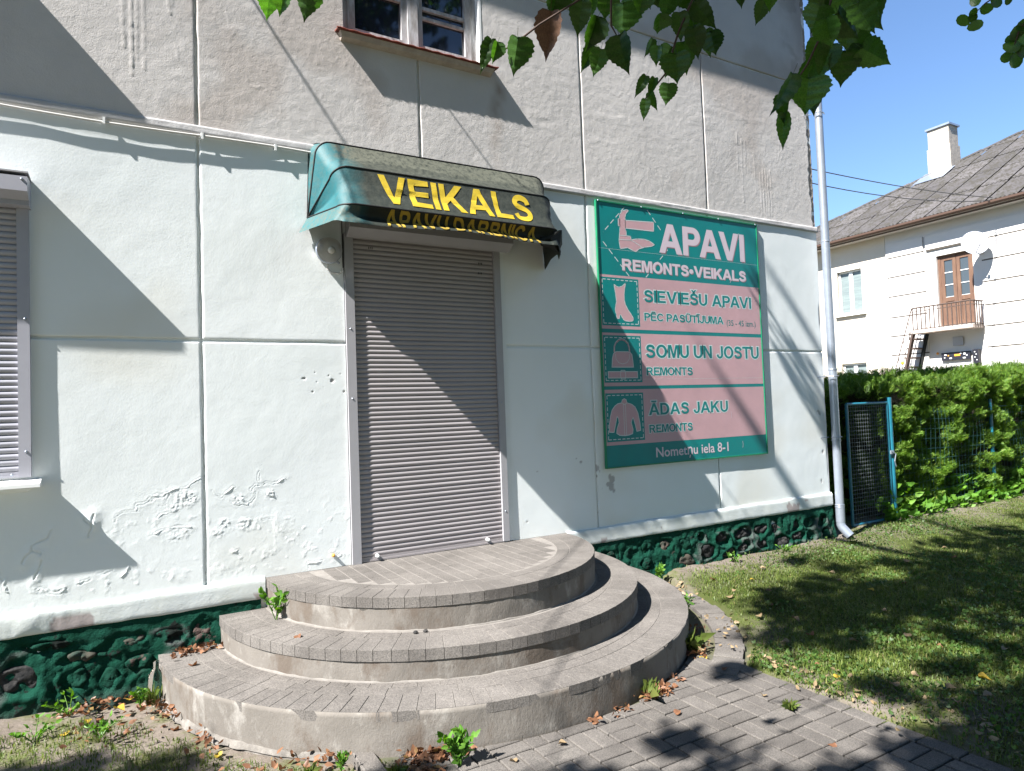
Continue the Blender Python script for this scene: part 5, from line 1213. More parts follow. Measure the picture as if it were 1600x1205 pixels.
fl_ = MB(); fl_.v = [(19.95,7.2,EZ+(19.95-EX)*TT+.075),(19.95,6.3,EZ+(19.95-EX)*TT+.075),(20.72,6.3,EZ+(20.72-EX)*TT+.10),(20.72,7.2,EZ+(20.72-EX)*TT+.10)]; fl_.f = [(0,1,2,3)]
o = fl_.obj('flashing', m_galv); o.parent = cho
# overhead cables between the houses
def cable(p, q, sagz, r_, name, label, grp):
    P = [Vector(p).lerp(Vector(q), t)+Vector((0, 0, -sagz*4*t*(1-t))) for t in np.linspace(0, 1, 18)]
    tag(MB().tube(P, r_, 5).obj(name, m_dcable, smooth=True), label, 'cable', grp)
cable((4.82, 2.2, 5.0), (16.95, 3.62, 6.10), .15, .009, 'overhead_cable', 'upper of the two overhead cables between the shop and the neighbouring roof', 'overhead cables')
cable((4.82, 2.3, 4.92), (16.95, 3.65, 6.06), .30, .009, 'overhead_cable', 'lower sagging one of the two overhead cables to the neighbouring roof', 'overhead cables')
# service cables whose thin shadows cross the upper wall
cable((-1.40, -.02, 5.25), (-9.5, -7.4, 5.6), .0, .0065, 'service_cable', 'service cable from the shop eaves, left, seen only by its slanting shadow above the awning', 'service cables on the shop')
cable((-.66, -.02, 5.2), (-3.1, -8.0, 7.8), .0, .0055, 'service_cable', 'service cable from the shop eaves, right, seen only by its faint shadow under the window', 'service cables on the shop')

# ------------------------------------------------------------------ linden tree
tree = empty('linden_tree', (.6, -6.6, 0), 'linden tree whose dark heart shaped leaves hang into the top of the picture', 'tree')
TI = Matrix.Translation((-.6, 6.6, 0))
def T_(o): o.parent = tree; o.matrix_parent_inverse = TI; return o
T_(MB().tube([(.6,-6.6,-.1),(.6,-6.6,.3),(.62,-6.6,1.8),(.55,-6.5,3.6),(.4,-6.4,5.5),(.2,-6.2,8.0),(.1,-6.1,10.5)], [.34,.25,.22,.20,.16,.11,.05], 14).obj('trunk', m_bark, smooth=True))
limbs = [([(.55,-6.5,3.6),(.2,-5.2,4.9),(-.2,-4.0,5.1),(-.1,-3.1,3.9),(-.05,-2.9,3.2)], [.09,.07,.045,.02,.010]),
  ([(.45,-6.4,4.6),(-.9,-4.3,6.6),(-2.0,-3.0,7.7),(-3.06,-1.61,8.76),(-4.4,-1.77,10.32),(-5.76,-1.94,11.9)], [.11,.085,.075,.065,.05,.02]),
  ([(-.9,-4.3,6.6),(-1.9,-2.4,9.0),(-3.4,-1.72,11.1),(-4.3,-1.83,12.1),(-5.2,-1.95,13.0)], [.06,.05,.045,.035,.012]),
  ([(.5,-6.4,5.0),(2.0,-4.8,6.2),(3.5,-3.6,6.6),(4.6,-2.8,6.8)], [.09,.06,.04,.015]),
  ([(.4,-6.3,5.8),(.4,-4.6,7.0),(.2,-3.2,7.2),(-1.2,-2.8,6.8)], [.08,.06,.03,.012]),
  ([(-.2,-4.0,5.1),(.4,-3.6,4.2),(1.3,-3.3,3.5),(1.63,-3.13,3.05)], [.03,.02,.012,.006]),
  ([(-.2,-4.0,5.1),(-.9,-3.2,4.2),(-.93,-2.75,3.1),(-.896,-2.66,2.6)], [.03,.018,.010,.004])]
for p, r_ in limbs: T_(MB().tube(p, r_, 8).obj('limb', m_bark, smooth=True))
tw = [[(-.05,-2.9,3.2),(-.20,-2.95,2.7),(-.254,-2.932,2.449),(-.323,-2.854,2.41),(-.372,-2.797,2.371),(-.411,-2.765,2.356)],
 [(-.05,-2.9,3.2),(-.05,-3.1,2.7),(-.039,-3.116,2.437),(-.042,-3.05,2.361),(-.039,-2.996,2.282),(-.063,-2.942,2.234)],
 [(-.05,-2.9,3.2),(-.18,-3.0,2.7),(-.201,-2.992,2.47),(-.174,-2.953,2.394),(-.152,-2.952,2.367)],
 [(-.05,-2.9,3.2),(.12,-3.25,2.8),(.166,-3.333,2.387),(.187,-3.29,2.311),(.189,-3.237,2.245),(.179,-3.181,2.189)],
 [(1.63,-3.13,3.05),(1.629,-3.121,2.885),(1.588,-3.058,2.916),(1.578,-3.019,2.903),(1.574,-2.99,2.886)],
 [(1.63,-3.13,3.05),(1.658,-3.127,2.83),(1.664,-3.084,2.781),(1.678,-3.055,2.726)],
 [(-.896,-2.66,2.6),(-.896,-2.659,2.483),(-.895,-2.638,2.449)]]
for p in tw: T_(MB().tube(p, [.0045]+[.0028]*(len(p)-2)+[.0012], 5).obj('twig', m_twig, smooth=True))
LEAVES = [(-0.932,-2.618,2.473,-0.927,-2.565,2.416,0.074),(-0.913,-2.7,2.424,-0.918,-2.664,2.379,0.053),(-0.821,-2.549,2.554,-0.818,-2.481,2.491,0.089),(-0.476,-2.873,2.324,-0.487,-2.84,2.26,0.045),(-0.471,-2.898,2.305,-0.473,-2.873,2.272,0.037),(-0.436,-2.931,2.308,-0.427,-2.891,2.242,0.071),(-0.278,-2.841,2.461,-0.266,-2.793,2.366,0.079),(-0.271,-2.867,2.506,-0.263,-2.822,2.457,0.076),(-0.244,-3.063,2.294,-0.202,-3.043,2.229,0.077),(-0.224,-2.971,2.312,-0.224,-2.936,2.26,0.053),(-0.244,-2.989,2.376,-0.242,-2.928,2.318,0.064),(-0.174,-3.002,2.424,-0.161,-2.98,2.357,0.091),(-0.236,-2.923,2.459,-0.216,-2.863,2.395,0.067),(-0.169,-3.068,2.41,-0.168,-3.053,2.373,0.06),(-0.14,-3.07,2.435,-0.102,-3.045,2.413,0.054),(-0.112,-2.873,2.557,-0.09,-2.826,2.501,0.08),(-0.162,-2.868,2.554,-0.129,-2.821,2.502,0.079),(-0.011,-3.123,2.332,0.002,-3.124,2.281,0.065),(0.001,-3.066,2.445,0.064,-3.072,2.385,0.076),(-0.06,-3.056,2.299,-0.044,-3.039,2.232,0.081),(-0.045,-3.01,2.248,-0.035,-2.987,2.205,0.051),(-0.108,-2.994,2.202,-0.104,-2.979,2.157,0.032),(-0.092,-3.044,2.395,-0.074,-3.007,2.372,0.055),(-0.049,-2.984,2.357,-0.046,-2.973,2.325,0.041),(-0.065,-3.122,2.331,-0.036,-3.104,2.273,0.064),(-0.117,-3.039,2.233,-0.124,-3.019,2.189,0.028),(-0.074,-3.066,2.44,-0.08,-3.042,2.388,0.063),(-0.054,-3.068,2.397,-0.034,-3.049,2.344,0.055),(-0.014,-3.051,2.483,0.039,-3.039,2.438,0.069),(0.002,-2.968,2.347,0.017,-2.937,2.313,0.057),(0.002,-3.204,2.406,0.032,-3.183,2.37,0.047),(0.045,-3.257,2.381,0.066,-3.233,2.343,0.043),(0.123,-3.321,2.324,0.132,-3.289,2.279,0.071),(0.1,-3.422,2.267,0.131,-3.434,2.207,0.064),(0.343,-3.301,2.434,0.377,-3.307,2.365,0.072),(0.306,-3.302,2.281,0.363,-3.335,2.238,0.076),(0.294,-3.265,2.288,0.316,-3.237,2.221,0.086),(0.229,-3.209,2.232,0.236,-3.19,2.148,0.112),(0.069,-3.283,2.171,0.053,-3.231,2.1,0.051),(0.1,-3.231,2.109,0.106,-3.219,2.035,0.041),(0.09,-3.355,2.266,0.123,-3.345,2.215,0.069),(0.116,-3.368,2.28,0.179,-3.37,2.238,0.069),(0.238,-3.238,2.32,0.25,-3.194,2.264,0.084),(0.268,-3.251,2.305,0.267,-3.212,2.243,0.076),(0.34,-3.257,2.361,0.4,-3.249,2.297,0.071),(0.237,-3.295,2.415,0.274,-3.283,2.353,0.088),(0.292,-3.189,2.3,0.301,-3.133,2.253,0.078),(0.198,-3.28,2.412,0.244,-3.254,2.369,0.068),(0.251,-3.305,2.335,0.271,-3.284,2.273,0.075)]
def linden_mesh(seed, curl):
    """heart shaped, toothed, pointed leaf; stalk end at the origin, tip along +y, unit length 1 by width 1"""
    r = random.Random(seed); half = [(0,.02),(.12,-.05),(.28,-.06),(.41,.02),(.485,.16),(.495,.30),(.45,.44),(.37,.57),(.27,.69),(.17,.79),(.085,.87),(.04,.94),(0,1.04)]
    pts = []
    for i, (x, y) in enumerate(half):
        pts.append((x, y))
        if 1 < i < len(half)-3:
            x2, y2 = half[i+1]; mx_, my = (x+x2)/2, (y+y2)/2; pts.append((mx_*.925+r.uniform(-.012, .012), my-.010))
    V = []; F = []
    def z(x, y): return curl*(abs(x)**1.3)*.9+.10*math.sin(y*3+seed)*(.5-abs(x))+.05*math.sin(y*13+abs(x)*9)*abs(x)-.22*curl*(y-.4)**2+(.3*curl*max(0, y-.7))
    for sgn in (1, -1):
        b = len(V); m = len(pts)
        for x, y in pts: V.append((sgn*x*(1+r.uniform(-.02, .02)), y, z(x, y)))
        for x, y in pts: V.append((sgn*x*.5, y*.94+.02, z(x*.5, y)+.035*math.sin(y*25+seed)))
        for x, y in pts: V.append((0, y*.92+.03, z(0, y)-.012))
        for i in range(m-1):
            for a in (0, 1): F.append((b+a*m+i, b+a*m+i+1, b+(a+1)*m+i+1, b+(a+1)*m+i))
    mb = MB(); mb.v = V; mb.f = F; mb.tube([(0,.03,0),(.01,-.1,.03),(0,-.25,.08)], .008, 4)
    me = mb.mesh('leaf', True); return me
LM = [linden_mesh(k, c) for k, c in ((1,.35),(2,.8),(3,-.6),(4,.1),(5,1.1),(6,-.9))]
for me in LM: me.materials.append(m_linden)
BM_ = linden_mesh(9, .9); BM_.materials.append(m_brownleaf)
rl_ = random.Random(4); camp = Vector((-1.24, -4.23, 1.44))
extra_leaves = []
for (x, y, z, x2, y2, z2, w) in LEAVES[9::2]:
    v = (Vector((x, y, z))-camp).normalized()*rl_.uniform(.05, .16); q = Vector((rl_.uniform(-.035, .035), rl_.uniform(-.035, .035), rl_.uniform(-.01, .045)))+v
    extra_leaves.append((x+q.x, y+q.y, z+q.z, x2+q.x+rl_.uniform(-.02, .02), y2+q.y+rl_.uniform(-.02, .02), z2+q.z, w*rl_.uniform(.7, 1.)))
for k, (x, y, z, x2, y2, z2, w) in enumerate(LEAVES+extra_leaves):
    a = Vector((x, y, z)); d = Vector((x2, y2, z2))-a; ln = d.length; d.normalize()
    v = (camp-a).normalized(); nrm = (v+Vector((rl_.uniform(-.5, .5), rl_.uniform(-.5, .5), rl_.uniform(-.5, .5)))); nrm = (nrm-d*nrm.dot(d)).normalized(); sx = d.cross(nrm)
    Mx = Matrix((sx, d, nrm)).transposed().to_4x4(); Mx.translation = a
    me = BM_ if k == 6 else LM[k % 6]
    o = bpy.data.objects.new('leaf', me); COL.objects.link(o); o.parent = tree; o.matrix_parent_inverse = TI
    L_ = max(ln, .045); o.matrix_basis = Mx @ Matrix.Diagonal((max(w, L_*.55)*rl_.uniform(.8, 1.05), L_*rl_.uniform(.95, 1.1), (w+L_)/2, 1))
    if k == 6: o['label'] = 'curled brown withered leaf'
SMALL = [(1.562,-2.947,2.871,.046),(1.575,-2.975,2.87,.039),(1.589,-2.976,2.843,.046),(1.57,-2.98,2.885,.033),(1.586,-3.017,2.885,.046),(1.557,-2.995,2.923,.046),(1.594,-3.048,2.894,.039),(1.61,-3.081,2.89,.029),(1.663,-3.081,2.782,.052),(1.674,-3.083,2.76,.052),(1.659,-3.054,2.766,.033),(1.671,-3.056,2.741,.052),(1.676,-3.036,2.712,.046),(1.693,-3.059,2.693,.052),(1.692,-3.082,2.716,.046),(1.662,-3.099,2.798,.046)]
ov = MB(); 
for i in range(10): a = 2*math.pi*i/10; ov.v.append((.42*math.sin(a), .5-.5*math.cos(a), .08*math.cos(2*a)))
ov.v.append((0,.5,-.03)); ov.f = [(i, (i+1) % 10, 10) for i in range(10)]
om = ov.mesh('leaf', True); om.materials.append(m_linden)
for k, (x, y, z, sz) in enumerate(SMALL):
    o = bpy.data.objects.new('leaf', om); COL.objects.link(o); o.parent = tree; o.matrix_parent_inverse = TI
    v = camp-Vector((x, y, z)); q = v.to_track_quat('Z', 'Y') @ Quaternion((0,0,1), rl_.uniform(0, 6.28)) @ Quaternion((1,0,0), rl_.uniform(-.8, .8))
    o.matrix_basis = Matrix.Translation((x, y, z)) @ q.to_matrix().to_4x4() @ Matrix.Diagonal((sz, sz*1.25, sz, 1)) @ Matrix.Translation((0, -.5, 0))
# crown overhead: leaf clumps along the limbs, set where their shade falls on lawn and paving
SPOTS = [(2.75,-1.15,.26,6),(3.15,-1.30,.34,6.5),(3.7,-1.42,.36,6.4),(4.3,-1.7,.5,6.6),(4.6,-1.15,.30,6.2),(5.3,-1.35,.5,6.8),(6.1,-1.3,.5,6.6),(7.0,-1.2,.5,6.4),(8.2,-1.3,.6,6.6),(2.45,-1.42,.24,5.8),(2.12,-1.50,.20,5.6),(2.35,-1.78,.22,5.8),(2.75,-1.62,.26,6.2),(3.25,-1.75,.30,6.3),
 (1.55,-1.66,.07,5.2),(4.0,-2.3,.5,6.4),(2.1,-2.62,.28,5.8),(2.5,-2.8,.40,6),(1.75,-2.9,.28,5.7),(1.45,-2.70,.18,5.5),(1.25,-2.82,.16,5.4),(.78,-2.02,.08,5.3),(.35,-2.3,.22,5.5),(.75,-2.38,.18,5.4),(.1,-2.05,.16,5.3),(-.33,-1.62,.12,5.2),(-1.7,-.80,.16,4.9),(-1.45,-.82,.12,4.9),(-1.2,-1.0,.2,5),
 (3.5,-.80,.12,5.6),(3.9,-.72,.14,5.8),(4.4,-.85,.16,5.9),(3.75,-.42,.07,5.4),(5.5,-.75,.2,6.2),(6.5,-.7,.2,6.2),(5.5,-2.4,.7,6.8),(7,-2.3,.8,7),(2.95,-2.1,.12,6.1),(3.6,-2.6,.3,6.2),(3.5,-1.15,.3,6.3),(4.0,-1.9,.42,6.5),(4.9,-1.8,.5,6.7),(5.0,-.95,.22,6.1),(5.9,-.85,.25,6.3),(6.6,-1.9,.6,6.8),(7.6,-1.9,.6,6.8),(7.5,-.7,.25,6.2),(3.0,-2.5,.25,6.1),(2.45,-2.3,.12,5.9),(3.35,-2.15,.16,6.3),(2.5,-1.15,.13,5.8),(2.85,-.85,.10,5.9),(3.2,-.95,.14,5.9),(6.02,.20,.20,5.6),(5.85,.17,.16,5.4),(1.95,-2.25,.10,5.7),(2.8,-1.4,.3,6.2),(3.4,-1.5,.35,6.3),(4.2,-1.4,.35,6.5),(1.0,-2.62,.18,5.4),(1.75,-2.75,.25,5.7),(2.3,-2.9,.3,5.9),(1.5,-2.9,.25,5.6),(6.5,-1.3,.5,6.7),(1.0,-3.2,.5,5.6),(0,-3.0,.5,5.6),(2.9,-3.2,.5,6)]
lp = []; r = np.random.RandomState(21)
sdv = -np.array(SUN_D)
for gx, gy, rad, h in SPOTS:
    rad *= 1.18; n = int(80+1500*rad*rad); t = h/sdv[2]; c = np.array([gx, gy, 0])+sdv*t
    ph = r.rand(n)*2*np.pi; rr = rad*np.sqrt(r.rand(n))*(.8+.35*np.sin(ph*3+gx*7))
    off = np.stack([rr*np.cos(ph), rr*np.sin(ph), np.zeros(n)], -1)+sdv*r.normal(0, .22, n)[:, None]+r.normal(0, .03, (n, 3)); lp.append(c+off)
lp = np.concatenate(lp); nn = r.normal(0, .6, (len(lp), 3))+np.array([0, 0, 1.])
V, F = sprays(lp, nn, .085, 22, lv*np.array([1.3,1,1]), lf, 0)
o = T_(link('crown', npmesh('crown', V, F, False), m_linden)); o['kind'] = 'stuff'

# the rest of its crown, and the row of street trees behind, which the upper window mirrors
def crown_cloud(c, rad, n, size, seed, ymax=None):
    r = np.random.RandomState(seed); d = r.normal(0, 1, (n, 3)); d /= np.linalg.norm(d, axis=1)[:, None]
    rr = (.55+.45*r.rand(n))*(1+.25*np.sin(d[:, 0]*5+seed)*np.sin(d[:, 2]*4)); P = np.array(c)+d*np.array(rad)*rr[:, None]
    if ymax is not None: P = P[P[:, 1]+.19*P[:, 2] < ymax]
    nn = r.normal(0, .8, (len(P), 3))+np.array([0, 0, .6]); return sprays(P, nn, size, seed, lv*np.array([1.3,1,1]), lf, 0)
V, F = crown_cloud((.2,-7.6,7.5), (4.2,3.6,3.4), 9000, .24, 51, ymax=-3.5)
o = T_(link('crown', npmesh('crown', V, F, False), m_linden)); o['kind'] = 'stuff'
for k, (tx_, ty_, hh_) in enumerate(((-9.5,-10.5,10.), (-4.5,-15.5,11.), (4.0,-16.5,11.5), (11.5,-13.5,10.5), (-13.0,-16.,11.))):
    t2 = empty('street_tree', (tx_, ty_, 0), ('far left','left middle','middle','right','outermost left')[k]+' leafy street tree of the row across the road, behind the viewer', 'tree', 'street trees across the road')
    inv = Matrix.Translation((-tx_, -ty_, 0))
    o = MB().tube([(tx_,ty_,-.1),(tx_,ty_,1.5),(tx_+.1,ty_,4),(tx_,ty_,hh_*.8)], [.34,.26,.2,.06], 10).obj('trunk', m_bark, smooth=True); o.parent = t2; o.matrix_parent_inverse = inv
    V, F = crown_cloud((tx_, ty_, hh_*.58), (3.9,3.6,hh_*.44), 3800, .45, 60+k); o = link('crown', npmesh('crown', V, F, False), m_linden); o.parent = t2; o.matrix_parent_inverse = inv; o['kind'] = 'stuff'
rd = MB().box(-80, 80, -15.5, -9.6, -.05, .012).obj('road', mat('asphalt', (.05,.05,.05), .9, var=(.06,.06,.058), vscale=3, bump=.003, bscale=90)); tag(rd, kind='structure')

# ------------------------------------------------------------------ lawn
def blades(X, Yy, Hh, W, seed, lean=.5):
    r = np.random.RandomState(seed); n = len(X); z0 = ground_z(X, Yy)-.004
    a = r.rand(n)*2*np.pi; ln = np.abs(r.normal(0, lean, n)); dx, dy = np.cos(a), np.sin(a)
    px, py = -dy, dx; W2 = W/2
    b0 = np.stack([X-px*W2, Yy-py*W2, z0], -1); b1 = np.stack([X+px*W2, Yy+py*W2, z0], -1)
    mx_ = X+dx*Hh*ln*.35; my = Yy+dy*Hh*ln*.35; mz = z0+Hh*.6
    m0 = np.stack([mx_-px*W2*.8, my-py*W2*.8, mz], -1); m1 = np.stack([mx_+px*W2*.8, my+py*W2*.8, mz], -1)
    tp = np.stack([X+dx*Hh*ln, Yy+dy*Hh*ln, z0+Hh*np.clip(1-.3*ln, .3, 1)], -1)
    V = np.stack([b0, b1, m0, m1, tp], 1).reshape(-1, 3); k = (np.arange(n)*5)[:, None]
    F = np.concatenate([k+np.array([[0, 1, 3]]), k+np.array([[0, 3, 2]]), k+np.array([[2, 3, 4]])]); return V, F
def lawn_mask(X, Yy, r):
    d = np.hypot(X-.55, Yy); ok = (X > 1.69) & (d > 2.0)
    bare = np.clip((-Yy-.02)/.45, .06, 1); bare = np.where(X > 5.0, np.clip((-Yy+.15)/.3, 0, 1), bare)
    n = fbm(X, Yy, 1.7, 3, 44)+.5
    edge = np.clip(np.minimum(X-1.69, d-2.0)/.35, .35, 1)
    dens = bare*edge*np.clip(.35+n*1.1, .1, 1)
    return ok & (r.rand(len(X)) < dens)
r = np.random.RandomState(31); n = 330000
gx = 1.6+8.6*r.rand(n)**1.5; gy = .2-4.0*r.rand(n)
vis = (gy > -4.2+(gx+1.24)*.36)                      # beyond the right edge of the view the lawn is thinner
k = lawn_mask(gx, gy, r) & (vis | (r.rand(n) < .25)); gx, gy = gx[k], gy[k]
hh = r.uniform(.012, .034, len(gx))*(1+.9*np.clip(fbm(gx, gy, 2.5, 2, 46), -.4, 1))
V, F = blades(gx, gy, hh, r.uniform(.003, .007, len(gx)), 32, .8)
lawn = link('lawn_grass', npmesh('lawn_grass', V, F, False), m_grass); tag(lawn, 'short green and straw coloured grass of the lawn right of the steps', 'grass', kind='stuff')
n = 30000; cx_ = 1.7+6.5*r.rand(n)**1.6; cy_ = 0-3.6*r.rand(n); k = lawn_mask(cx_, cy_, r) & (fbm(cx_, cy_, 1.3, 2, 47) > -.12); cx_, cy_ = cx_[k], cy_[k]
cv = np.array([(0,0,0),(-.5,.5,.05),(0,.65,-.03),(.5,.5,.05),(-.35,1,0),(.35,1,0)]); cf = np.array([(0,1,2),(0,2,3),(1,4,2),(2,5,3)])
V, F = sprays(np.stack([cx_, cy_, ground_z(cx_, cy_)+.012+.012*r.rand(len(cx_))], -1), np.tile([0,0,.3], (len(cx_), 1))+r.normal(0, .8, (len(cx_), 3))*np.array([1,1,.1]), .020, 33, cv, cf, .15)
tag(link('clover', npmesh('clover', V, F, False), m_clover), 'low clover and small broad leaves scattered through the lawn', 'clover', kind='stuff')
# thin moss and grass on the trodden ground at the left and in the ring beside the steps
n = 26000; a1 = -3+2.9*r.rand(n); b1 = -.12-1.8*r.rand(n); k = (np.hypot(a1-.55, b1) > 1.72) & ((fbm(a1, b1, 2.1, 3, 48) > .12) | (r.rand(n) < .03)) & (a1 < -.42)
k |= ((np.hypot(a1+1.45, (b1+.5)*1.3) < .30) | (np.hypot(a1+1.15, (b1+.75)*1.3) < .16)) & (r.rand(n) < .9)
V1, F1 = blades(a1[k], b1[k], r.uniform(.012, .038, k.sum()), r.uniform(.003, .006, k.sum()), 34, .8)
an = r.rand(1400)*1.35+.05; rr = 1.665+.13*r.rand(1400)**1.3
ex = .55+rr*np.cos(an); ey = -rr*np.sin(an)
V2, F2 = blades(ex, ey, r.uniform(.01, .045, 1400), r.uniform(.003, .005, 1400), 35, .7)
tag(link('sparse_grass', npmesh('sparse_grass', np.concatenate([V1, V2]), np.concatenate([F1, F2+len(V1)]), False), m_grass), 'sparse grass and moss tufts on the bare ground and around the steps', 'grass', kind='stuff')
# grass in the paving joints along the edge
n = 2500; ex = np.concatenate([1.66+r.normal(0, .018, 1500), -.33+r.normal(0, .03, 1000)]); ey = -1.45-1.9*r.rand(n)
V, F = blades(ex, ey, r.uniform(.008, .03, n), r.uniform(.003, .005, n), 36, 1.0); V[:, 2] = np.maximum(V[:, 2], 0)+np.where(V[:, 2] < -.03, .0, 0)
tag(link('edge_grass', npmesh('edge_grass', V, F, False), m_grass), 'grass blades creeping over the edges of the block paving', 'grass', kind='stuff')

# ------------------------------------------------------------------ weeds, fallen leaves, litter
def weed(loc, label, size, n, kind, seed, matl=m_weed, cat='weed'):
    r = random.Random(seed); root = empty('weed', loc, label, cat)
    st = MB(); P = []; D = []
    for i in range(n):
        a = r.uniform(0, 6.28); l = size*r.uniform(.5, 1); ln = r.uniform(.1, .6) if kind == 'upright' else r.uniform(.8, 1.5)
        e = Vector((math.cos(a)*ln*l, math.sin(a)*ln*l, l)); mid = e*.5+Vector((0, 0, l*.12))
        st.tube([(0,0,-.01), mid, e], [.0022,.0018,.001], 4, cap=False)
        for t in np.linspace(.25, 1, 5 if kind == 'upright' else 3):
            p = (mid*(2*t) if t < .5 else mid.lerp(e, 2*t-1)); P.append(tuple(p)); D.append((e.x+r.uniform(-1, 1)*l*.8, e.y+r.uniform(-1, 1)*l*.8, e.z*.4+.01))
            if t > .6: P.append(tuple(p)); D.append((-e.y+.01, e.x, e.z*.5+.01))
    st.obj('stem', matl, root)
    V, F = sprays(np.array(P), np.array(D), size*(.27 if kind == 'upright' else .34), seed, lv, lf, .1)
    link('foliage', npmesh('foliage', V, F, False), matl, root)
def tuft(loc, label, size, n, seed, matl=m_grass):
    r = np.random.RandomState(seed); V = []; F = []
    for i in range(n):
        a = r.rand()*6.28; l = size*r.uniform(.5, 1); ln = abs(r.normal(0, .6)); b = r.normal(0, size*.18, 2); w = .003+size*.012
        px, py = -math.sin(a)*w, math.cos(a)*w; k = len(V)
        V += [(b[0]-px, b[1]-py, -.005), (b[0]+px, b[1]+py, -.005), (b[0]+math.cos(a)*l*ln*.4+px*.7, b[1]+math.sin(a)*l*ln*.4+py*.7, l*.65), (b[0]+math.cos(a)*l*ln, b[1]+math.sin(a)*l*ln, l*max(.25, 1-.35*ln))]
        F += [(k, k+1, k+2), (k, k+2, k+3)]
    o = link('grass_tuft', npmesh('grass_tuft', V, F, False), matl, None, loc); tag(o, label, 'grass tuft')
weed((-.53, -.30, .3265), 'pale green sapling weed growing from the left side of the top step riser', .155, 7, 'upright', 1)
weed((-.08, -1.69, .0), 'bushy bright green weed at the foot of the lowest step, front', .13, 16, 'upright', 2)
weed((-1.50, -.16, .0), 'flat dandelion like weed under the plinth, left end', .085, 9, 'flat', 3)
weed((-1.36, -.52, .0), 'low green weed in the mossy patch, bottom left', .07, 10, 'flat', 21)
weed((-1.62, -.40, .0), 'spreading weed at the left edge on bare ground', .08, 9, 'flat', 22)
weed((-.50, -1.45, .0), 'small leafy weed between the bare ground and the kerb stones', .07, 8, 'upright', 23)
weed((-1.19, -.27, .01), 'small weed in dead leaves beside the glass bottle', .09, 7, 'upright', 4)
weed((2.42, -.14, .03), 'green weed against the dark green plinth right of the steps', .13, 8, 'upright', 5)
weed((2.12, -.16, .0), 'low leafy weed where the path ring meets the plinth', .09, 8, 'flat', 6)
weed((2.25, -.62, .012), 'weed between path ring and lawn', .07, 7, 'flat', 7)
weed((1.97, -.86, .005), 'tall weed in the gap beside the lowest step, right side', .13, 8, 'upright', 8)
weed((3.30, -.12, .06), 'small green weed on bare soil by the rubble plinth', .08, 8, 'flat', 9)
weed((3.95, -.13, .06), 'weed below the wall near the drainpipe', .08, 8, 'flat', 10)
tuft((1.60, -1.29, 0), 'tall grass tuft against the lowest step at the right', .14, 60, 11)
tuft((1.43, -2.10, .0), 'flattened grass tuft growing in a paving joint', .055, 50, 12)
tuft((1.00, -1.62, 0), 'thin dry grass tuft at the step foot among brown leaves', .11, 26, 13)
tuft((-.33, -1.62, 0), 'mossy grass tuft at the left corner of the paving', .05, 120, 14)
tuft((-.62, -1.42, 0), 'small tuft of grass on the bare ground left of the paving', .05, 50, 15)
tuft((-1.14, -.24, 0), 'upright grass tuft by the left end of the lowest step', .11, 30, 16)
tuft((4.7, -.30, .04), 'grass mound under the drainpipe outlet', .07, 90, 17)
# bottle
bt = MB().lathe([(.0001,0),(.030,.0),(.034,.006),(.034,.10),(.030,.125),(.014,.150),(.013,.175),(.015,.178),(.015,.186),(.011,.186)], (0,0,0), 'z', 18).obj('glass_bottle', gl, None, True, (-1.125, -.16, .0), (.04, .05, 0))
tag(bt, 'clear empty glass bottle standing at the left end of the lowest step', 'bottle')
# single fallen leaves
FL = [linden_mesh(20+k, c) for k, c in enumerate((1.0, .6, -.8))]
fl_sets = {}
for mt in (m_dryleaf, m_paleleaf, m_yelleaf):
    fl_sets[mt.name] = []
    for me in FL: m2 = me.copy(); m2.materials.clear(); m2.materials.append(mt); m2.name = 'fallen_leaf'; fl_sets[mt.name].append(m2)
def gz1(x, y): return float(ground_z(np.float64(x), np.float64(y)))
def fallen(x, y, z, size, mt, label, group, k):
    o = bpy.data.objects.new('fallen_leaf', fl_sets[mt.name][k % 3]); COL.objects.link(o)
    o.location = (x, y, z+.006); o.rotation_euler = (RND.uniform(-.35, .35), RND.uniform(-.35, .35), RND.uniform(0, 6.28)); o.scale = (size, size, size); tag(o, label, 'leaf', group)
fallen(-.958,-.332,.1733,.045,m_dryleaf,'orange brown leaf alone on the lowest step tread, left end',None,0)
fallen(-.494,-.669,.3265,.040,m_dryleaf,'curled orange leaf alone on the middle step tread',None,1)
fallen(-1.24,-.13,.0,.055,m_yelleaf,'yellow leaf against the left plinth',None,1); fallen(-1.30,-.22,.0,.055,m_yelleaf,'larger yellow leaf on bare soil near the left plinth',None,0)
fallen(1.60,-1.42,.0,.055,m_yelleaf,'bright yellow leaf on the paving by the lowest step, right',None,2)
fallen(1.52,-1.36,.0,.065,m_dryleaf,'large brown leaf leaning at the foot of the lowest step, right',None,0)
lawn_lv = [(2.907,-.159),(2.71,-.408),(2.511,-.797),(3.287,-.406),(2.786,-.865),(3.724,-.754),(3.384,-1.303),(4.394,-.958),(3.761,-1.317),(2.415,-1.374),(2.646,-1.967),(2.686,-2.121),(2.127,-2.439),(1.838,-2.055),(1.813,-2.712),(2.247,-1.611),(2.298,-1.84),(2.229,-2.233),(2.45,-.55),(2.62,-.72),(3.0,-.55),(3.5,-.95),(4.9,-1.1),(5.3,-.8),(2.05,-1.62),(1.9,-1.9),(1.78,-2.2),(2.4,-2.45),(2.9,-2.35),(3.2,-2.0),(1.95,-2.3),(2.3,-1.2),(2.55,-1.1),(3.05,-1.6),(4.1,-1.9),(1.75,-1.75),(2.0,-2.55),(2.2,-2.6),(2.45,-.35),(2.3,-.42)]
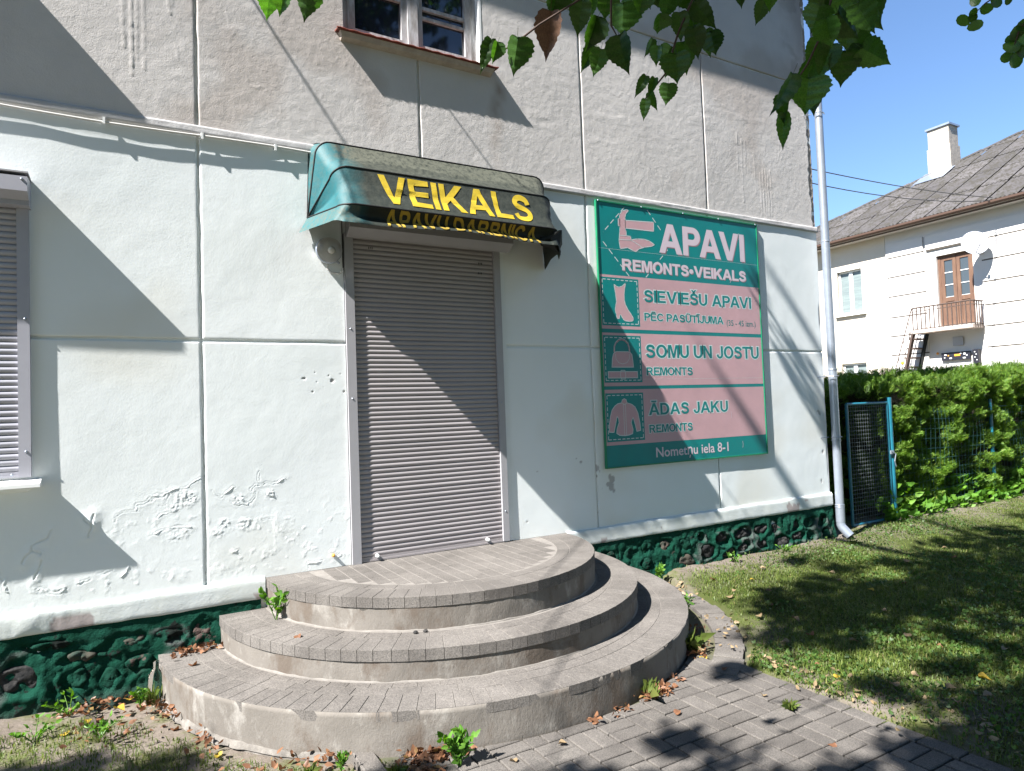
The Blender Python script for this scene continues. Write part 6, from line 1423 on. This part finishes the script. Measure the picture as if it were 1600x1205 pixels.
for k, (x, y) in enumerate(lawn_lv):
    mt = (m_paleleaf, m_dryleaf, m_paleleaf, m_paleleaf, m_dryleaf, m_paleleaf, m_yelleaf)[k % 7]; fallen(x, y, gz1(x, y)+.018, RND.uniform(.032, .052), mt, {'pale_dry_leaf': 'pale dry leaf', 'dry_leaf': 'brown dry leaf', 'yellow_leaf': 'yellow leaf'}[mt.name]+' on the lawn '+('close to the block paving' if x < 2.3 and y < -1.4 else 'near the shop wall and step corner' if x < 3.1 and y > -.9 else 'further out under the drainpipe side' if x > 4 else 'in the middle of the grass'), 'fallen leaves on the lawn', k)
for k, (x, y) in enumerate([(1.43,-1.95),(1.18,-1.62),(.72,-1.72),(.35,-1.78),(.95,-1.85),(1.30,-2.42),(.12,-1.80),(1.52,-1.62)]):
    fallen(x, y, .001, .034, m_dryleaf if k % 3 else m_paleleaf, ('brown' if k % 3 else 'pale')+' small dry leaf lying on the grey block paving', 'dry leaves on the paving', k)
for k, (x, y) in enumerate([(-1.36,-.20),(-1.42,-.30),(-1.10,-.46),(-1.06,-.55),(-.90,-.95),(-.75,-1.15),(-.60,-1.28),(-1.5,-.45),(-1.25,-.45),(-.48,-1.42)]):
    fallen(x, y, gz1(x, y), .04, (m_dryleaf, m_yelleaf, m_dryleaf)[k % 3], ['orange brown','yellow','reddish brown'][k % 3]+' dry leaf on bare ground '+('under the left plinth' if y > -.5 else 'at the left foot of the lowest step'), 'dry leaves on the bare ground', k)
# litter drifts of many small leaves
def litter(spots, name, label, seed, mt=m_dryleaf):
    r = np.random.RandomState(seed); P = []
    for x, y, z, sx, sy, n in spots:
        P.append(np.stack([x+r.normal(0, sx, n), y+r.normal(0, sy, n), z+.004+np.abs(r.normal(0, .010, n))], -1))
    P = np.concatenate(P); V, F = sprays(P, r.normal(0, 1, (len(P), 3))*np.array([1, 1, .12])+1e-4, .030, seed, lv, lf, .05)
    tag(link(name, npmesh(name, V, F, False), mt), label, 'leaf litter', kind='stuff')
def ringpt(a, r_): return .55+r_*math.cos(math.radians(a)), -r_*math.sin(math.radians(a))
sp = []
for a, s_, n in ((46,.04,26),(50,.03,30),(54,.04,14),(66,.025,14),(72,.04,90),(75,.035,60),(82,.03,14),(88,.02,8),(112,.05,70),(116,.04,40),(38,.03,20)):
    x, y = ringpt(a, 1.70); sp.append((x, y, 0, s_, .022, n))
litter(sp, 'leaf_litter', 'brown dead leaves drifted along the foot of the lowest step', 41)
litter([(-.86,-.10,.1733,.06,.018,50),(-.97,-.06,.1733,.05,.014,30),(-1.0,-.12,.1733,.04,.02,12)], 'leaf_litter', 'brown leaf litter drifted on the lowest tread against the wall', 42)
litter([(-1.15,-.30,0,.05,.05,40),(-1.05,-.42,0,.04,.05,50),(-1.28,-.10,0,.09,.03,30),(-.18,-1.60,0,.10,.05,60),(-.25,-1.66,0,.06,.05,60),(-.7,-1.22,0,.1,.05,25),(-1.45,-.15,0,.1,.03,40),(-1.3,-.5,0,.15,.1,40),(-.95,-.85,0,.04,.12,40),(-.55,-1.35,0,.10,.05,50)], 'leaf_litter', 'dead leaves and bits on the bare ground by the left end of the steps', 43)
litter([(2.35,-.35,.02,.12,.15,60),(2.1,-1.1,.01,.1,.15,30),(1.75,-1.9,.02,.05,.25,50),(1.85,-2.5,.02,.1,.3,60),(1.62,-1.32,0,.06,.05,30)], 'leaf_litter', 'pale and brown leaf bits along the edge of the lawn', 44, m_paleleaf)
# two little stones on the middle tread
for k, (x, y) in enumerate(((.02,-.99),(.07,-1.0))):
    tag(MB().lathe([(.0001,0),(.012,.002),(.013,.008),(.007,.014),(.0001,.015)], (x,y,.327), 'z', 7).obj('pebble', m_dstone), ('left' if k == 0 else 'right')+' one of two dark pebbles on the middle tread against the top riser', 'pebble')
print('objects', len(bpy.data.objects), 'tris', sum(len(m.polygons)*(2 if len(m.polygons) and len(m.polygons[0].vertices) == 4 else 1) for m in bpy.data.meshes))
